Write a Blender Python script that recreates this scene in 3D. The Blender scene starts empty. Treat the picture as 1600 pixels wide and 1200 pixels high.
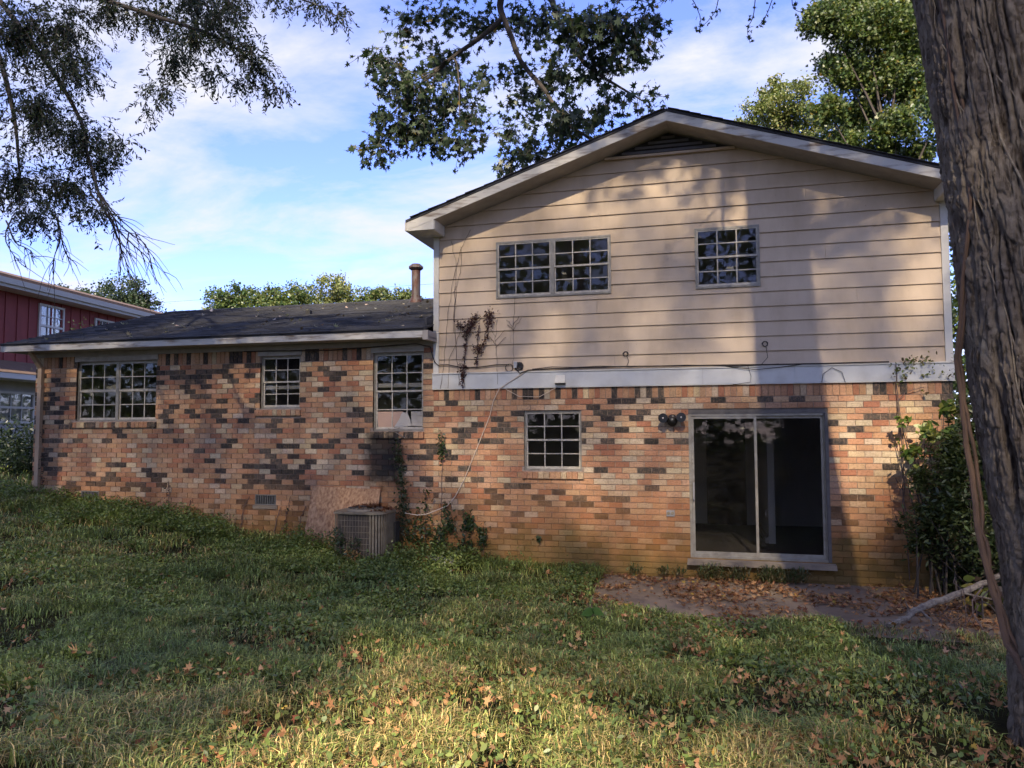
import bpy, math, random
import numpy as np
from mathutils import Matrix, Vector

SC = bpy.context.scene
COL = SC.collection
rng = np.random.default_rng(7)
random.seed(7)
R = math.radians

# ------------------------------------------------------------------ camera
CAM = np.array([0.187, -10.541, 1.824])
YAW, PIT, ROL, FPX = 0.25114, 0.06268, -0.00276, 1156.34
_r = np.array([math.cos(YAW), math.sin(YAW), 0]); _f0 = np.array([-math.sin(YAW), math.cos(YAW), 0]); _u0 = np.array([0, 0, 1.0])
FW = _f0 * math.cos(PIT) + _u0 * math.sin(PIT); _u = -_f0 * math.sin(PIT) + _u0 * math.cos(PIT)
RT = _r * math.cos(ROL) + _u * math.sin(ROL); UP = -_r * math.sin(ROL) + _u * math.cos(ROL)
cam = bpy.data.cameras.new('camera'); co = bpy.data.objects.new('camera', cam); COL.objects.link(co)
co.matrix_world = Matrix([[RT[0], UP[0], -FW[0], CAM[0]], [RT[1], UP[1], -FW[1], CAM[1]], [RT[2], UP[2], -FW[2], CAM[2]], [0, 0, 0, 1]])
cam.sensor_width = 36.0; cam.lens = 36.0 * FPX / 1600; cam.clip_end = 900; cam.clip_start = 0.05
SC.camera = co

# ------------------------------------------------------------------ light
SUN = np.array([0.045, -0.50, 0.35]); SUN = SUN / np.linalg.norm(SUN)
sl = bpy.data.lights.new('sun', 'SUN'); so = bpy.data.objects.new('sun', sl); COL.objects.link(so)
sl.energy = 2.95; sl.angle = R(0.8); sl.color = (1.0, 0.86, 0.66)
so.rotation_euler = Vector(SUN).to_track_quat('Z', 'Y').to_euler(); so.location = (2, -30, 30)
W = bpy.data.worlds.new('World'); SC.world = W; W.use_nodes = True
nt = W.node_tree; nt.nodes.clear()
def N(nt, t, **k):
    n = nt.nodes.new(t)
    for a, b in k.items():
        if a.startswith('i_'): n.inputs[a[2:].replace('_', ' ')].default_value = b
        else: setattr(n, a, b)
    return n
out = N(nt, 'ShaderNodeOutputWorld'); bg = N(nt, 'ShaderNodeBackground'); sky = N(nt, 'ShaderNodeTexSky')
sky.sky_type = 'NISHITA'; sky.sun_disc = False
sky.sun_elevation = math.asin(SUN[2]); sky.sun_rotation = math.atan2(SUN[0], SUN[1])
sky.altitude = 200; sky.air_density = 1.0; sky.dust_density = 0.4; sky.ozone_density = 2.6
tc = N(nt, 'ShaderNodeTexCoord'); sep = N(nt, 'ShaderNodeSeparateXYZ'); nt.links.new(tc.outputs['Generated'], sep.inputs[0])
mz = N(nt, 'ShaderNodeMath', operation='ADD'); mz.inputs[1].default_value = 0.12; nt.links.new(sep.outputs['Z'], mz.inputs[0])
mm = N(nt, 'ShaderNodeMath', operation='MAXIMUM'); mm.inputs[1].default_value = 0.05; nt.links.new(mz.outputs[0], mm.inputs[0])
cb = N(nt, 'ShaderNodeCombineXYZ')
for i, a in enumerate('XY'):
    d = N(nt, 'ShaderNodeMath', operation='DIVIDE'); nt.links.new(sep.outputs[a], d.inputs[0]); nt.links.new(mm.outputs[0], d.inputs[1]); nt.links.new(d.outputs[0], cb.inputs[i])
mp = N(nt, 'ShaderNodeMapping'); mp.inputs['Scale'].default_value = (0.75, 1.1, 1); mp.inputs['Rotation'].default_value = (0, 0, R(25)); mp.inputs['Location'].default_value = (3.4, 1.9, 0)
nt.links.new(cb.outputs[0], mp.inputs['Vector'])
n1 = N(nt, 'ShaderNodeTexNoise', i_Scale=1.6, i_Detail=10.0, i_Roughness=0.6, i_Distortion=0.35); nt.links.new(mp.outputs[0], n1.inputs['Vector'])
cr = N(nt, 'ShaderNodeValToRGB'); e = cr.color_ramp.elements; e[0].position = 0.44; e[0].color = (0.06, 0.06, 0.06, 1); e[1].position = 0.66; e[1].color = (1, 1, 1, 1)
nt.links.new(n1.outputs['Fac'], cr.inputs['Fac'])
mixs = N(nt, 'ShaderNodeMix', data_type='RGBA'); nt.links.new(cr.outputs['Color'], mixs.inputs['Factor'])
tn = N(nt, 'ShaderNodeMix', data_type='RGBA', blend_type='MULTIPLY'); tn.inputs['Factor'].default_value = 1; tn.inputs['B'].default_value = (0.42, 0.42, 0.69, 1); nt.links.new(sky.outputs[0], tn.inputs['A']); nt.links.new(tn.outputs['Result'], mixs.inputs['A']); mixs.inputs['B'].default_value = (1.66, 1.66, 1.88, 1)
nt.links.new(mixs.outputs['Result'], bg.inputs['Color']); bg.inputs['Strength'].default_value = 0.148
nt.links.new(bg.outputs[0], out.inputs[0])
SC.view_settings.view_transform = 'Standard'; SC.view_settings.look = 'None'; SC.view_settings.exposure = 1.97; SC.view_settings.gamma = 1
SC.view_settings.use_curve_mapping = False
SC.cycles.max_bounces = 6; SC.cycles.transparent_max_bounces = 12

# ------------------------------------------------------------------ noise helpers
class VN:
    def __init__(s, seed, n=256): s.t = np.random.default_rng(seed).random((n, n)); s.n = n
    def __call__(s, x, y, px=None):
        x = np.asarray(x, float); y = np.asarray(y, float)
        xi = np.floor(x).astype(int); yi = np.floor(y).astype(int); fx = x - xi; fy = y - yi
        fx = fx * fx * (3 - 2 * fx); fy = fy * fy * (3 - 2 * fy); m = px or s.n
        a = s.t[yi % s.n, xi % m]; b = s.t[yi % s.n, (xi + 1) % m]; c = s.t[(yi + 1) % s.n, xi % m]; d = s.t[(yi + 1) % s.n, (xi + 1) % m]
        return (a * (1 - fx) + b * fx) * (1 - fy) + (c * (1 - fx) + d * fx) * fy
vn1, vn2, vn3, vn4 = VN(1), VN(2), VN(3), VN(4)
def fbm(f, x, y, o=4):
    s = 0; a = 0.5; t = 0
    for i in range(o): s = s + a * f(x * 2 ** i + 7 * i, y * 2 ** i + 3 * i); t += a; a *= 0.5
    return s / t
def sstep(a, b, x):
    t = np.clip((x - a) / (b - a), 0, 1); return t * t * (3 - 2 * t)

def ground_z(x, y):
    x = np.asarray(x, float); y = np.asarray(y, float)
    base = np.interp(x, [-60, -25, -16, -11, -10, -8, -5.5, -4.6, -2.5, -1, 3.4, 6, 20, 60], [0.7, 0.7, 0.9, 0.66, 0.50, 0.32, 0.02, -0.12, -0.15, -0.20, -0.20, -0.2, -0.1, 0.0])
    far = 0.20 + 0.035 * np.clip(-x - 1, 0, 12)
    t = sstep(2.0, 9.5, -y)
    z = base * (1 - t) + far * t
    z = z + 0.09 * (fbm(vn1, x * 0.9 + 40, y * 0.9 + 40, 3) - 0.5) * sstep(0.3, 1.5, -y)
    return z

def project(P):
    d = np.asarray(P, float) - CAM; k = d @ FW
    kk = np.where(np.abs(k) < 1e-6, 1e-6, k)
    return 800 + FPX * (d @ RT) / kk, 600 - FPX * (d @ UP) / kk, k
def outside_view(P, m=25):
    u, v, k = project(P)
    return (k < 0) | (u < -m) | (u > 1600 + m) | (v < -m) | (v > 1200 + m)

# ------------------------------------------------------------------ materials
MAT = {}
def mat(name, color=(0.5, 0.5, 0.5), rough=0.7, metal=0.0, spec=0.3):
    m = bpy.data.materials.new(name); m.use_nodes = True; b = m.node_tree.nodes['Principled BSDF']
    b.inputs['Base Color'].default_value = (*color, 1); b.inputs['Roughness'].default_value = rough
    b.inputs['Metallic'].default_value = metal; b.inputs['Specular IOR Level'].default_value = spec
    MAT[name] = m; return m, m.node_tree, b
def noise(nt, scale, detail=4, rough=0.55, stretch=(1, 1, 1), dist=0.0):
    g = N(nt, 'ShaderNodeNewGeometry'); mp = N(nt, 'ShaderNodeMapping'); mp.inputs['Scale'].default_value = stretch
    nt.links.new(g.outputs['Position'], mp.inputs['Vector'])
    n = N(nt, 'ShaderNodeTexNoise'); n.inputs['Scale'].default_value = scale; n.inputs['Detail'].default_value = detail
    n.inputs['Roughness'].default_value = rough; n.inputs['Distortion'].default_value = dist
    nt.links.new(mp.outputs[0], n.inputs['Vector']); return n
def ramp(nt, src, stops):
    c = N(nt, 'ShaderNodeValToRGB'); el = c.color_ramp.elements
    while len(el) < len(stops): el.new(0.5)
    for e, (p, v) in zip(el, stops): e.position = p; e.color = (*v, 1) if len(v) == 3 else v
    nt.links.new(src, c.inputs['Fac']); return c
def mixc(nt, fac, a, b, mode='MIX'):
    m = N(nt, 'ShaderNodeMix', data_type='RGBA', blend_type=mode)
    for k, v in (('Factor', fac), ('A', a), ('B', b)):
        if isinstance(v, bpy.types.NodeSocket): nt.links.new(v, m.inputs[k])
        elif isinstance(v, (int, float)): m.inputs[k].default_value = v
        else: m.inputs[k].default_value = (*v, 1)
    return m.outputs['Result']
def math_(nt, op, a, b=None, clamp=False):
    m = N(nt, 'ShaderNodeMath', operation=op); m.use_clamp = clamp
    for i, v in enumerate((a, b)):
        if v is None: continue
        if isinstance(v, bpy.types.NodeSocket): nt.links.new(v, m.inputs[i])
        else: m.inputs[i].default_value = v
    return m.outputs[0]
def bump(nt, b, h, strength=0.3, dist=0.01):
    bp = N(nt, 'ShaderNodeBump'); bp.inputs['Strength'].default_value = strength; bp.inputs['Distance'].default_value = dist
    nt.links.new(h, bp.inputs['Height']); nt.links.new(bp.outputs[0], b.inputs['Normal'])
def worn(name, c1, c2, scale=6, rough=0.7, metal=0.0, b_str=0.2, b_scale=60, stretch=(1, 1, 1), lo=0.35, hi=0.7, spec=0.3):
    m, nt, b = mat(name, c1, rough, metal, spec)
    n = noise(nt, scale, 6, 0.6, stretch); r = ramp(nt, n.outputs['Fac'], [(lo, c1), (hi, c2)])
    nt.links.new(r.outputs['Color'], b.inputs['Base Color'])
    n2 = noise(nt, b_scale, 4, 0.6, stretch); bump(nt, b, n2.outputs['Fac'], b_str, 0.006)
    return m

# stain mask on the wall below the broken window (mould) and clay splash near the ground
def wall_stains(nt, col):
    g = N(nt, 'ShaderNodeNewGeometry'); s = N(nt, 'ShaderNodeSeparateXYZ'); nt.links.new(g.outputs['Position'], s.inputs[0])
    X, Z = s.outputs['X'], s.outputs['Z']
    n = noise(nt, 5.0, 5, 0.65); nf = math_(nt, 'SUBTRACT', n.outputs['Fac'], 0.5)
    dx = math_(nt, 'ABSOLUTE', math_(nt, 'ADD', X, math_(nt, 'ADD', 4.56, math_(nt, 'MULTIPLY', nf, 0.30))))
    mx = N(nt, 'ShaderNodeMapRange'); nt.links.new(dx, mx.inputs['Value']); mx.inputs['From Min'].default_value = 0.20; mx.inputs['From Max'].default_value = 0.36; mx.inputs['To Min'].default_value = 1; mx.inputs['To Max'].default_value = 0
    dz = math_(nt, 'ABSOLUTE', math_(nt, 'SUBTRACT', Z, math_(nt, 'ADD', 1.40, math_(nt, 'MULTIPLY', nf, 0.5))))
    mzr = N(nt, 'ShaderNodeMapRange'); nt.links.new(dz, mzr.inputs['Value']); mzr.inputs['From Min'].default_value = 0.30; mzr.inputs['From Max'].default_value = 0.50; mzr.inputs['To Min'].default_value = 1; mzr.inputs['To Max'].default_value = 0
    st = math_(nt, 'MULTIPLY', math_(nt, 'MULTIPLY', mx.outputs[0], mzr.outputs[0]), 0.93)
    col = mixc(nt, st, col, (0.030, 0.027, 0.024))
    # red clay splash, low on the wall
    cl = N(nt, 'ShaderNodeMapRange'); nt.links.new(math_(nt, 'ADD', Z, math_(nt, 'MULTIPLY', nf, 0.9)), cl.inputs['Value'])
    cl.inputs['From Min'].default_value = 0.15; cl.inputs['From Max'].default_value = 1.15; cl.inputs['To Min'].default_value = 0.66; cl.inputs['To Max'].default_value = 0
    col = mixc(nt, cl.outputs[0], col, (0.40, 0.175, 0.048))
    # green algae in the lowest courses
    n2 = noise(nt, 1.6, 4, 0.6)
    al = N(nt, 'ShaderNodeMapRange'); nt.links.new(math_(nt, 'SUBTRACT', Z, math_(nt, 'MULTIPLY', math_(nt, 'SUBTRACT', n2.outputs['Fac'], 0.45), 1.6)), al.inputs['Value'])
    al.inputs['From Min'].default_value = -0.1; al.inputs['From Max'].default_value = 0.42; al.inputs['To Min'].default_value = 0.72; al.inputs['To Max'].default_value = 0
    return mixc(nt, al.outputs[0], col, (0.11, 0.088, 0.025))

m, nt_, b_ = mat('brick', rough=0.9, spec=0.15)
at = N(nt_, 'ShaderNodeAttribute', attribute_name='col')
nz = noise(nt_, 38, 6, 0.7, (1, 1, 1)); v1 = ramp(nt_, nz.outputs['Fac'], [(0.28, (0.60, 0.56, 0.53)), (0.5, (1, 1, 1)), (0.75, (1.25, 1.22, 1.2))])
c_ = mixc(nt_, 1.0, at.outputs['Color'], v1.outputs['Color'], 'MULTIPLY')
nm = noise(nt_, 30, 5, 0.75, (1.3, 1, 0.6)); rm = ramp(nt_, nm.outputs['Fac'], [(0.49, (0, 0, 0)), (0.58, (1, 1, 1))])
mo = math_(nt_, 'MULTIPLY', rm.outputs['Color'], at.outputs['Alpha'])
c_ = mixc(nt_, mo, c_, (0.30, 0.195, 0.125))
nk = noise(nt_, 26, 6, 0.8, (1, 1, 1.4)); rk = ramp(nt_, nk.outputs['Fac'], [(0.34, (0.38, 0.34, 0.32)), (0.43, (1, 1, 1))]); c_ = mixc(nt_, 0.85, c_, rk.outputs['Color'], 'MULTIPLY')
nw = noise(nt_, 2.2, 5, 0.6); rw = ramp(nt_, nw.outputs['Fac'], [(0.3, (0.80, 0.78, 0.76)), (0.7, (1.1, 1.1, 1.1))])
c_ = mixc(nt_, 1.0, c_, rw.outputs['Color'], 'MULTIPLY')
c_ = wall_stains(nt_, c_); nt_.links.new(c_, b_.inputs['Base Color'])
nb = noise(nt_, 110, 4, 0.7, (1, 1, 0.5)); bump(nt_, b_, nb.outputs['Fac'], 0.5, 0.006)
m, nt_, b_ = mat('mortar', rough=0.95, spec=0.1)
nz = noise(nt_, 16, 6, 0.7); r_ = ramp(nt_, nz.outputs['Fac'], [(0.3, (0.20, 0.145, 0.11)), (0.7, (0.46, 0.36, 0.28))])
nt_.links.new(wall_stains(nt_, r_.outputs['Color']), b_.inputs['Base Color'])

# beige painted lap siding: sun-faded, soft dirt runs
m, nt_, b_ = mat('siding', rough=0.62, spec=0.25)
nz = noise(nt_, 1.1, 5, 0.55, (1, 1, 0.6)); r_ = ramp(nt_, nz.outputs['Fac'], [(0.3, (0.56, 0.425, 0.290)), (0.7, (0.66, 0.515, 0.36))])
nd = noise(nt_, 2.6, 6, 0.6, (1, 1, 0.35)); rd = ramp(nt_, nd.outputs['Fac'], [(0.34, (0.84, 0.82, 0.79)), (0.56, (1, 1, 1))])
c_ = mixc(nt_, 1.0, r_.outputs['Color'], rd.outputs['Color'], 'MULTIPLY')
ns = noise(nt_, 34, 3, 0.6); rs = ramp(nt_, ns.outputs['Fac'], [(0.24, (0.45, 0.36, 0.3)), (0.30, (1, 1, 1))]); c_ = mixc(nt_, 0.6, c_, rs.outputs['Color'], 'MULTIPLY')
nt_.links.new(c_, b_.inputs['Base Color']); nb = noise(nt_, 90, 4, 0.6, (0.25, 1, 1)); bump(nt_, b_, nb.outputs['Fac'], 0.18, 0.004)
worn('trim_white', (0.60, 0.57, 0.50), (0.42, 0.385, 0.33), 4, 0.55, lo=0.5, hi=0.85)
worn('band_metal', (0.58, 0.57, 0.53), (0.44, 0.42, 0.385), 3, 0.32, 0.25, b_str=0.1, b_scale=9, lo=0.45, hi=0.8)
worn('fascia_wood', (0.56, 0.53, 0.47), (0.20, 0.15, 0.11), 7, 0.75, stretch=(0.35, 1, 2.2), lo=0.50, hi=0.68)
worn('soffit_paint', (0.40, 0.36, 0.32), (0.30, 0.27, 0.24), 5, 0.7)
worn('vent_paint', (0.17, 0.16, 0.16), (0.12, 0.115, 0.12), 8, 0.7)
worn('header_paint', (0.42, 0.38, 0.33), (0.30, 0.27, 0.23), 8, 0.7)
worn('aluminium', (0.31, 0.285, 0.235), (0.20, 0.18, 0.145), 14, 0.45, 0.35)
worn('door_metal', (0.38, 0.35, 0.285), (0.25, 0.22, 0.175), 10, 0.4, 0.3)
worn('muntin', (0.54, 0.495, 0.41), (0.34, 0.30, 0.24), 20, 0.5, 0.1)
worn('dark_frame', (0.10, 0.09, 0.08), (0.16, 0.14, 0.12), 8, 0.6)
worn('concrete', (0.36, 0.28, 0.18), (0.15, 0.12, 0.095), 2.2, 0.92, b_str=0.3, b_scale=40)
worn('slab', (0.29, 0.215, 0.14), (0.165, 0.12, 0.078), 1.4, 0.94, b_str=0.35, b_scale=50)
worn('osb', (0.52, 0.31, 0.16), (0.20, 0.09, 0.045), 26, 0.85, b_str=0.4, b_scale=45, stretch=(1, 1, 0.5))
worn('rust_metal', (0.12, 0.10, 0.095), (0.085, 0.040, 0.030), 7, 0.6, 0.3, stretch=(2.5, 2.5, 0.5), lo=0.42, hi=0.58)
worn('unit_metal', (0.32, 0.265, 0.175), (0.20, 0.155, 0.10), 9, 0.55, 0.3)
worn('unit_fins', (0.15, 0.115, 0.08), (0.07, 0.055, 0.045), 16, 0.6, 0.3, stretch=(5, 5, 0.6))
worn('unit_dark', (0.025, 0.024, 0.022), (0.05, 0.045, 0.04), 9, 0.6)
worn('bark', (0.150, 0.118, 0.098), (0.085, 0.066, 0.056), 9, 0.95, b_str=0.9, b_scale=55, stretch=(1, 1, 0.35), lo=0.3, hi=0.7)
worn('limb_bark', (0.075, 0.062, 0.052), (0.05, 0.042, 0.036), 9, 0.95)
worn('vine_bark', (0.15, 0.095, 0.065), (0.11, 0.07, 0.05), 18, 0.95, stretch=(1, 1, 0.4))
worn('dry_twig', (0.16, 0.11, 0.085), (0.09, 0.062, 0.05), 20, 0.9)
worn('lichen_bark', (0.30, 0.25, 0.18), (0.16, 0.12, 0.09), 24, 0.95, lo=0.4, hi=0.62)
worn('shingle', (0.040, 0.040, 0.044), (0.070, 0.069, 0.073), 3, 0.92, b_str=0.7, b_scale=120)
worn('brown_shingle', (0.17, 0.115, 0.085), (0.12, 0.08, 0.06), 5, 0.92, b_str=0.5, b_scale=60)
worn('red_siding', (0.25, 0.055, 0.052), (0.19, 0.042, 0.042), 3, 0.7, stretch=(1, 1, 0.4))
worn('grey_siding', (0.42, 0.42, 0.42), (0.32, 0.32, 0.33), 3, 0.7)
worn('drain_paint', (0.40, 0.29, 0.19), (0.31, 0.22, 0.14), 5, 0.5, stretch=(1, 1, 0.4))
mat('interior', (0.42, 0.40, 0.37), 0.9); mat('interior_dark', (0.012, 0.012, 0.012), 0.9); mat('carpet', (0.085, 0.07, 0.055), 1.0)
mat('black_plastic', (0.012, 0.012, 0.012), 0.35, spec=0.5); mat('cable_black', (0.035, 0.028, 0.025), 0.6); mat('cable_white', (0.60, 0.48, 0.36), 0.6)
mat('cup_white', (0.75, 0.76, 0.76), 0.35); mat('lens', (0.55, 0.5, 0.45), 0.15, 0.0, 0.6); mat('white_paint', (0.55, 0.545, 0.53), 0.5)
mat('peach_board', (0.40, 0.27, 0.21), 0.9); mat('paper_white', (0.42, 0.39, 0.35), 0.9); mat('outlet_metal', (0.38, 0.36, 0.34), 0.4, 0.4)
mat('pot_orange', (0.55, 0.18, 0.05), 0.7)
# soil with thatch
m, nt_, b_ = mat('soil', rough=1.0, spec=0.05)
nz = noise(nt_, 5, 7, 0.7); r_ = ramp(nt_, nz.outputs['Fac'], [(0.3, (0.020, 0.016, 0.009)), (0.52, (0.038, 0.036, 0.014)), (0.75, (0.10, 0.075, 0.035))])
nt_.links.new(r_.outputs['Color'], b_.inputs['Base Color']); nb = noise(nt_, 60, 6, 0.75); bump(nt_, b_, nb.outputs['Fac'], 1.0, 0.03)

def foliage(name, trans=0.35, rough=0.55, spec=0.3):
    m = bpy.data.materials.new(name); m.use_nodes = True; nt = m.node_tree; b = nt.nodes['Principled BSDF']; o = nt.nodes['Material Output']
    a = N(nt, 'ShaderNodeAttribute', attribute_name='col')
    nt.links.new(a.outputs['Color'], b.inputs['Base Color']); b.inputs['Roughness'].default_value = rough; b.inputs['Specular IOR Level'].default_value = spec
    t = N(nt, 'ShaderNodeBsdfTranslucent'); nt.links.new(mixc(nt, 1.0, a.outputs['Color'], (1.35, 1.5, 0.7), 'MULTIPLY'), t.inputs['Color'])
    mx = N(nt, 'ShaderNodeMixShader'); mx.inputs[0].default_value = trans
    nt.links.new(b.outputs[0], mx.inputs[1]); nt.links.new(t.outputs[0], mx.inputs[2]); nt.links.new(mx.outputs[0], o.inputs[0])
    MAT[name] = m
foliage('leaf', .3, .42, .45); foliage('grass_blade', 0.16, 0.42, 0.32); foliage('dry_leaf', 0.15, 0.8, 0.1)
# window glass: clear sheet with fresnel reflection and a film of dust
m = bpy.data.materials.new('glass'); m.use_nodes = True; nt_ = m.node_tree; nt_.nodes.remove(nt_.nodes['Principled BSDF']); o_ = nt_.nodes['Material Output']
tr = N(nt_, 'ShaderNodeBsdfTransparent'); tr.inputs[0].default_value = (0.85, 0.85, 0.84, 1); gl = N(nt_, 'ShaderNodeBsdfGlossy'); gl.inputs['Roughness'].default_value = 0.015
gl.inputs['Color'].default_value = (1, 1, 1, 1); fr = N(nt_, 'ShaderNodeFresnel'); fr.inputs[0].default_value = 1.29
nb = noise(nt_, 5.5, 3, 0.5, (1, 1, 1), 0.6); bp = N(nt_, 'ShaderNodeBump'); bp.inputs['Strength'].default_value = 0.045; bp.inputs['Distance'].default_value = 0.006
nt_.links.new(nb.outputs['Fac'], bp.inputs['Height']); nt_.links.new(bp.outputs[0], gl.inputs['Normal'])
m1 = N(nt_, 'ShaderNodeMixShader'); nt_.links.new(fr.outputs[0], m1.inputs[0]); nt_.links.new(tr.outputs[0], m1.inputs[1]); nt_.links.new(gl.outputs[0], m1.inputs[2])
df = N(nt_, 'ShaderNodeBsdfDiffuse'); df.inputs[0].default_value = (0.30, 0.28, 0.25, 1); nd = noise(nt_, 9, 6, 0.7); rd = ramp(nt_, nd.outputs['Fac'], [(0.4, (0.006,) * 3), (0.8, (0.035,) * 3)])
m2 = N(nt_, 'ShaderNodeMixShader'); nt_.links.new(rd.outputs['Color'], m2.inputs[0]); nt_.links.new(m1.outputs[0], m2.inputs[1]); nt_.links.new(df.outputs[0], m2.inputs[2]); nt_.links.new(m2.outputs[0], o_.inputs[0])
MAT['glass'] = m

# ------------------------------------------------------------------ mesh building
class MB:
    def __init__(s): s.v = []; s.f = []; s.c = []
    def add(s, vs, fs, col=None):
        o = len(s.v); s.v += [tuple(map(float, p)) for p in vs]; s.f += [tuple(i + o for i in f) for f in fs]; s.c += [col or (1, 1, 1, 0)] * len(vs); return s
    def box(s, x0, x1, y0, y1, z0, z1, col=None):
        return s.add([(x0, y0, z0), (x1, y0, z0), (x1, y1, z0), (x0, y1, z0), (x0, y0, z1), (x1, y0, z1), (x1, y1, z1), (x0, y1, z1)],
                     [(0, 3, 2, 1), (4, 5, 6, 7), (0, 1, 5, 4), (1, 2, 6, 5), (2, 3, 7, 6), (3, 0, 4, 7)], col)
    def hexa(s, p, col=None):  # 8 points: bottom 4, top 4
        return s.add(p, [(0, 3, 2, 1), (4, 5, 6, 7), (0, 1, 5, 4), (1, 2, 6, 5), (2, 3, 7, 6), (3, 0, 4, 7)], col)
    def prism(s, poly, y0, y1, col=None, y0f=None):  # polygon in xz, extruded along y; y0f(z) front depth
        n = len(poly); a = [(x, (y0f(z) if y0f else y0), z) for x, z in poly]; b = [(x, y1, z) for x, z in poly]
        return s.add(a + b, [tuple(range(n)), tuple(range(2 * n - 1, n - 1, -1))] + [(i, i + n, (i + 1) % n + n, (i + 1) % n) for i in range(n)], col)
    def tube(s, pts, rad, n=8, col=None, cap=True):
        pts = [np.array(p, float) for p in pts]; k = len(pts)
        if not hasattr(rad, '__len__'): rad = [rad] * k
        vs = []; ref = np.array([0.31, 0.87, 0.2])
        for i, p in enumerate(pts):
            t = pts[min(i + 1, k - 1)] - pts[max(i - 1, 0)]; t = t / (np.linalg.norm(t) + 1e-9)
            a = np.cross(t, ref); a = a / (np.linalg.norm(a) + 1e-9); b = np.cross(t, a)
            for j in range(n):
                th = 2 * math.pi * j / n; vs.append(p + rad[i] * (math.cos(th) * a + math.sin(th) * b))
        fs = [(i * n + j, i * n + (j + 1) % n, (i + 1) * n + (j + 1) % n, (i + 1) * n + j) for i in range(k - 1) for j in range(n)]
        if cap: fs += [tuple(range(n - 1, -1, -1)), tuple(range((k - 1) * n, k * n))]
        return s.add(vs, fs, col)
    def lathe(s, prof, cx, cy, n=24, col=None):
        k = len(prof); vs = [(cx + r * math.cos(2 * math.pi * j / n), cy + r * math.sin(2 * math.pi * j / n), z) for r, z in prof for j in range(n)]
        return s.add(vs, [(i * n + j, i * n + (j + 1) % n, (i + 1) * n + (j + 1) % n, (i + 1) * n + j) for i in range(k - 1) for j in range(n)] + [tuple(range((k - 1) * n, k * n)), tuple(range(n - 1, -1, -1))], col)
    def mesh(s, name, material, smooth=False):
        me = bpy.data.meshes.new(name); me.from_pydata(s.v, [], s.f)
        ca = me.color_attributes.new('col', 'FLOAT_COLOR', 'POINT'); ca.data.foreach_set('color', np.array(s.c, np.float32).ravel())
        me.materials.append(MAT[material])
        if smooth: me.polygons.foreach_set('use_smooth', [True] * len(me.polygons))
        return me
def np_mesh(name, V, faces, cols, material, smooth=False):
    """V (n,k,3) copies of one template; faces index lists into k; cols (n,3)"""
    n, k, _ = V.shape; me = bpy.data.meshes.new(name); me.vertices.add(n * k); me.vertices.foreach_set('co', V.astype(np.float32).ravel())
    flat = np.concatenate([np.array(f) for f in faces]); lens = np.array([len(f) for f in faces])
    loops = (np.arange(n)[:, None] * k + flat[None, :]).ravel(); L = len(flat)
    me.loops.add(n * L); me.loops.foreach_set('vertex_index', loops.astype(np.int32))
    st = np.concatenate([[0], np.cumsum(lens)[:-1]]); me.polygons.add(n * len(faces))
    me.polygons.foreach_set('loop_start', (np.arange(n)[:, None] * L + st[None, :]).ravel().astype(np.int32))
    if smooth: me.polygons.foreach_set('use_smooth', np.ones(n * len(faces), bool))
    me.update(calc_edges=True)
    ca = me.color_attributes.new('col', 'FLOAT_COLOR', 'POINT'); c4 = np.ones((n, k, 4), np.float32); c4[:, :, :3] = cols[:, None, :]; ca.data.foreach_set('color', c4.ravel())
    me.materials.append(MAT[material]); return me
def obj(name, me, parent=None, label=None, category=None, group=None, kind=None, loc=None):
    o = bpy.data.objects.new(name, me); COL.objects.link(o)
    if loc is not None: o.location = loc
    if parent is not None:
        o.parent = parent
        if parent.type == 'EMPTY': o.matrix_parent_inverse = Matrix.Translation(-parent.location)
    if label: o['label'] = label
    if category: o['category'] = category
    if group: o['group'] = group
    if kind: o['kind'] = kind
    return o
def thing(name, label, category, loc, group=None):
    return obj(name, None, None, label, category, group, None, loc)

# ------------------------------------------------------------------ ground
gx = np.unique(np.concatenate([np.linspace(-120, -16, 22), np.arange(-16, 8, 0.2), np.linspace(8, 120, 24)]))
gy = np.unique(np.concatenate([np.linspace(-90, -12, 16), np.arange(-12, 0.01, 0.2), np.linspace(0.2, 14, 30), np.linspace(15, 160, 22)]))
GX, GY = np.meshgrid(gx, gy); GZ = ground_z(GX, GY)
g = MB(); nx, ny = len(gx), len(gy)
# sunk under the concrete patio
inp = (GX > -1.15) & (GX < 4.35) & (GY > -2.45) & (GY < 0.1); GZ = np.where(inp, np.minimum(GZ, -0.26), GZ)
g.v = list(zip(GX.ravel(), GY.ravel(), GZ.ravel())); g.c = [(1, 1, 1, 1)] * len(g.v)
g.f = [(j * nx + i, j * nx + i + 1, (j + 1) * nx + i + 1, (j + 1) * nx + i) for j in range(ny - 1) for i in range(nx - 1)]
obj('ground', g.mesh('ground', 'soil', True), kind='structure')
pt = MB(); poly = [(-1.25, -0.03), (-1.18, -2.1), (-0.75, -2.55), (1.2, -2.72), (3.0, -2.70), (4.4, -2.6), (4.4, -0.03)]
n_ = len(poly); pt.add([(x, y, -0.19) for x, y in poly] + [(x, y, -0.30) for x, y in poly], [tuple(range(n_)), tuple(range(2 * n_ - 1, n_ - 1, -1))] + [(i, i + n_, (i + 1) % n_ + n_, (i + 1) % n_) for i in range(n_)])
obj('patio_slab', pt.mesh('patio_slab', 'slab'), kind='structure')
def on_patio(x, y): return (x > -1.15 + 0.25 * (vn2(y * 2, x * 2) - .3)) & (x < 4.3) & (y > -2.52 + 0.5 * vn3(x * 1.3 + 9, y) + 0.45 * sstep(0.4, -1.0, x)) & (y < 0.05)

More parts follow.
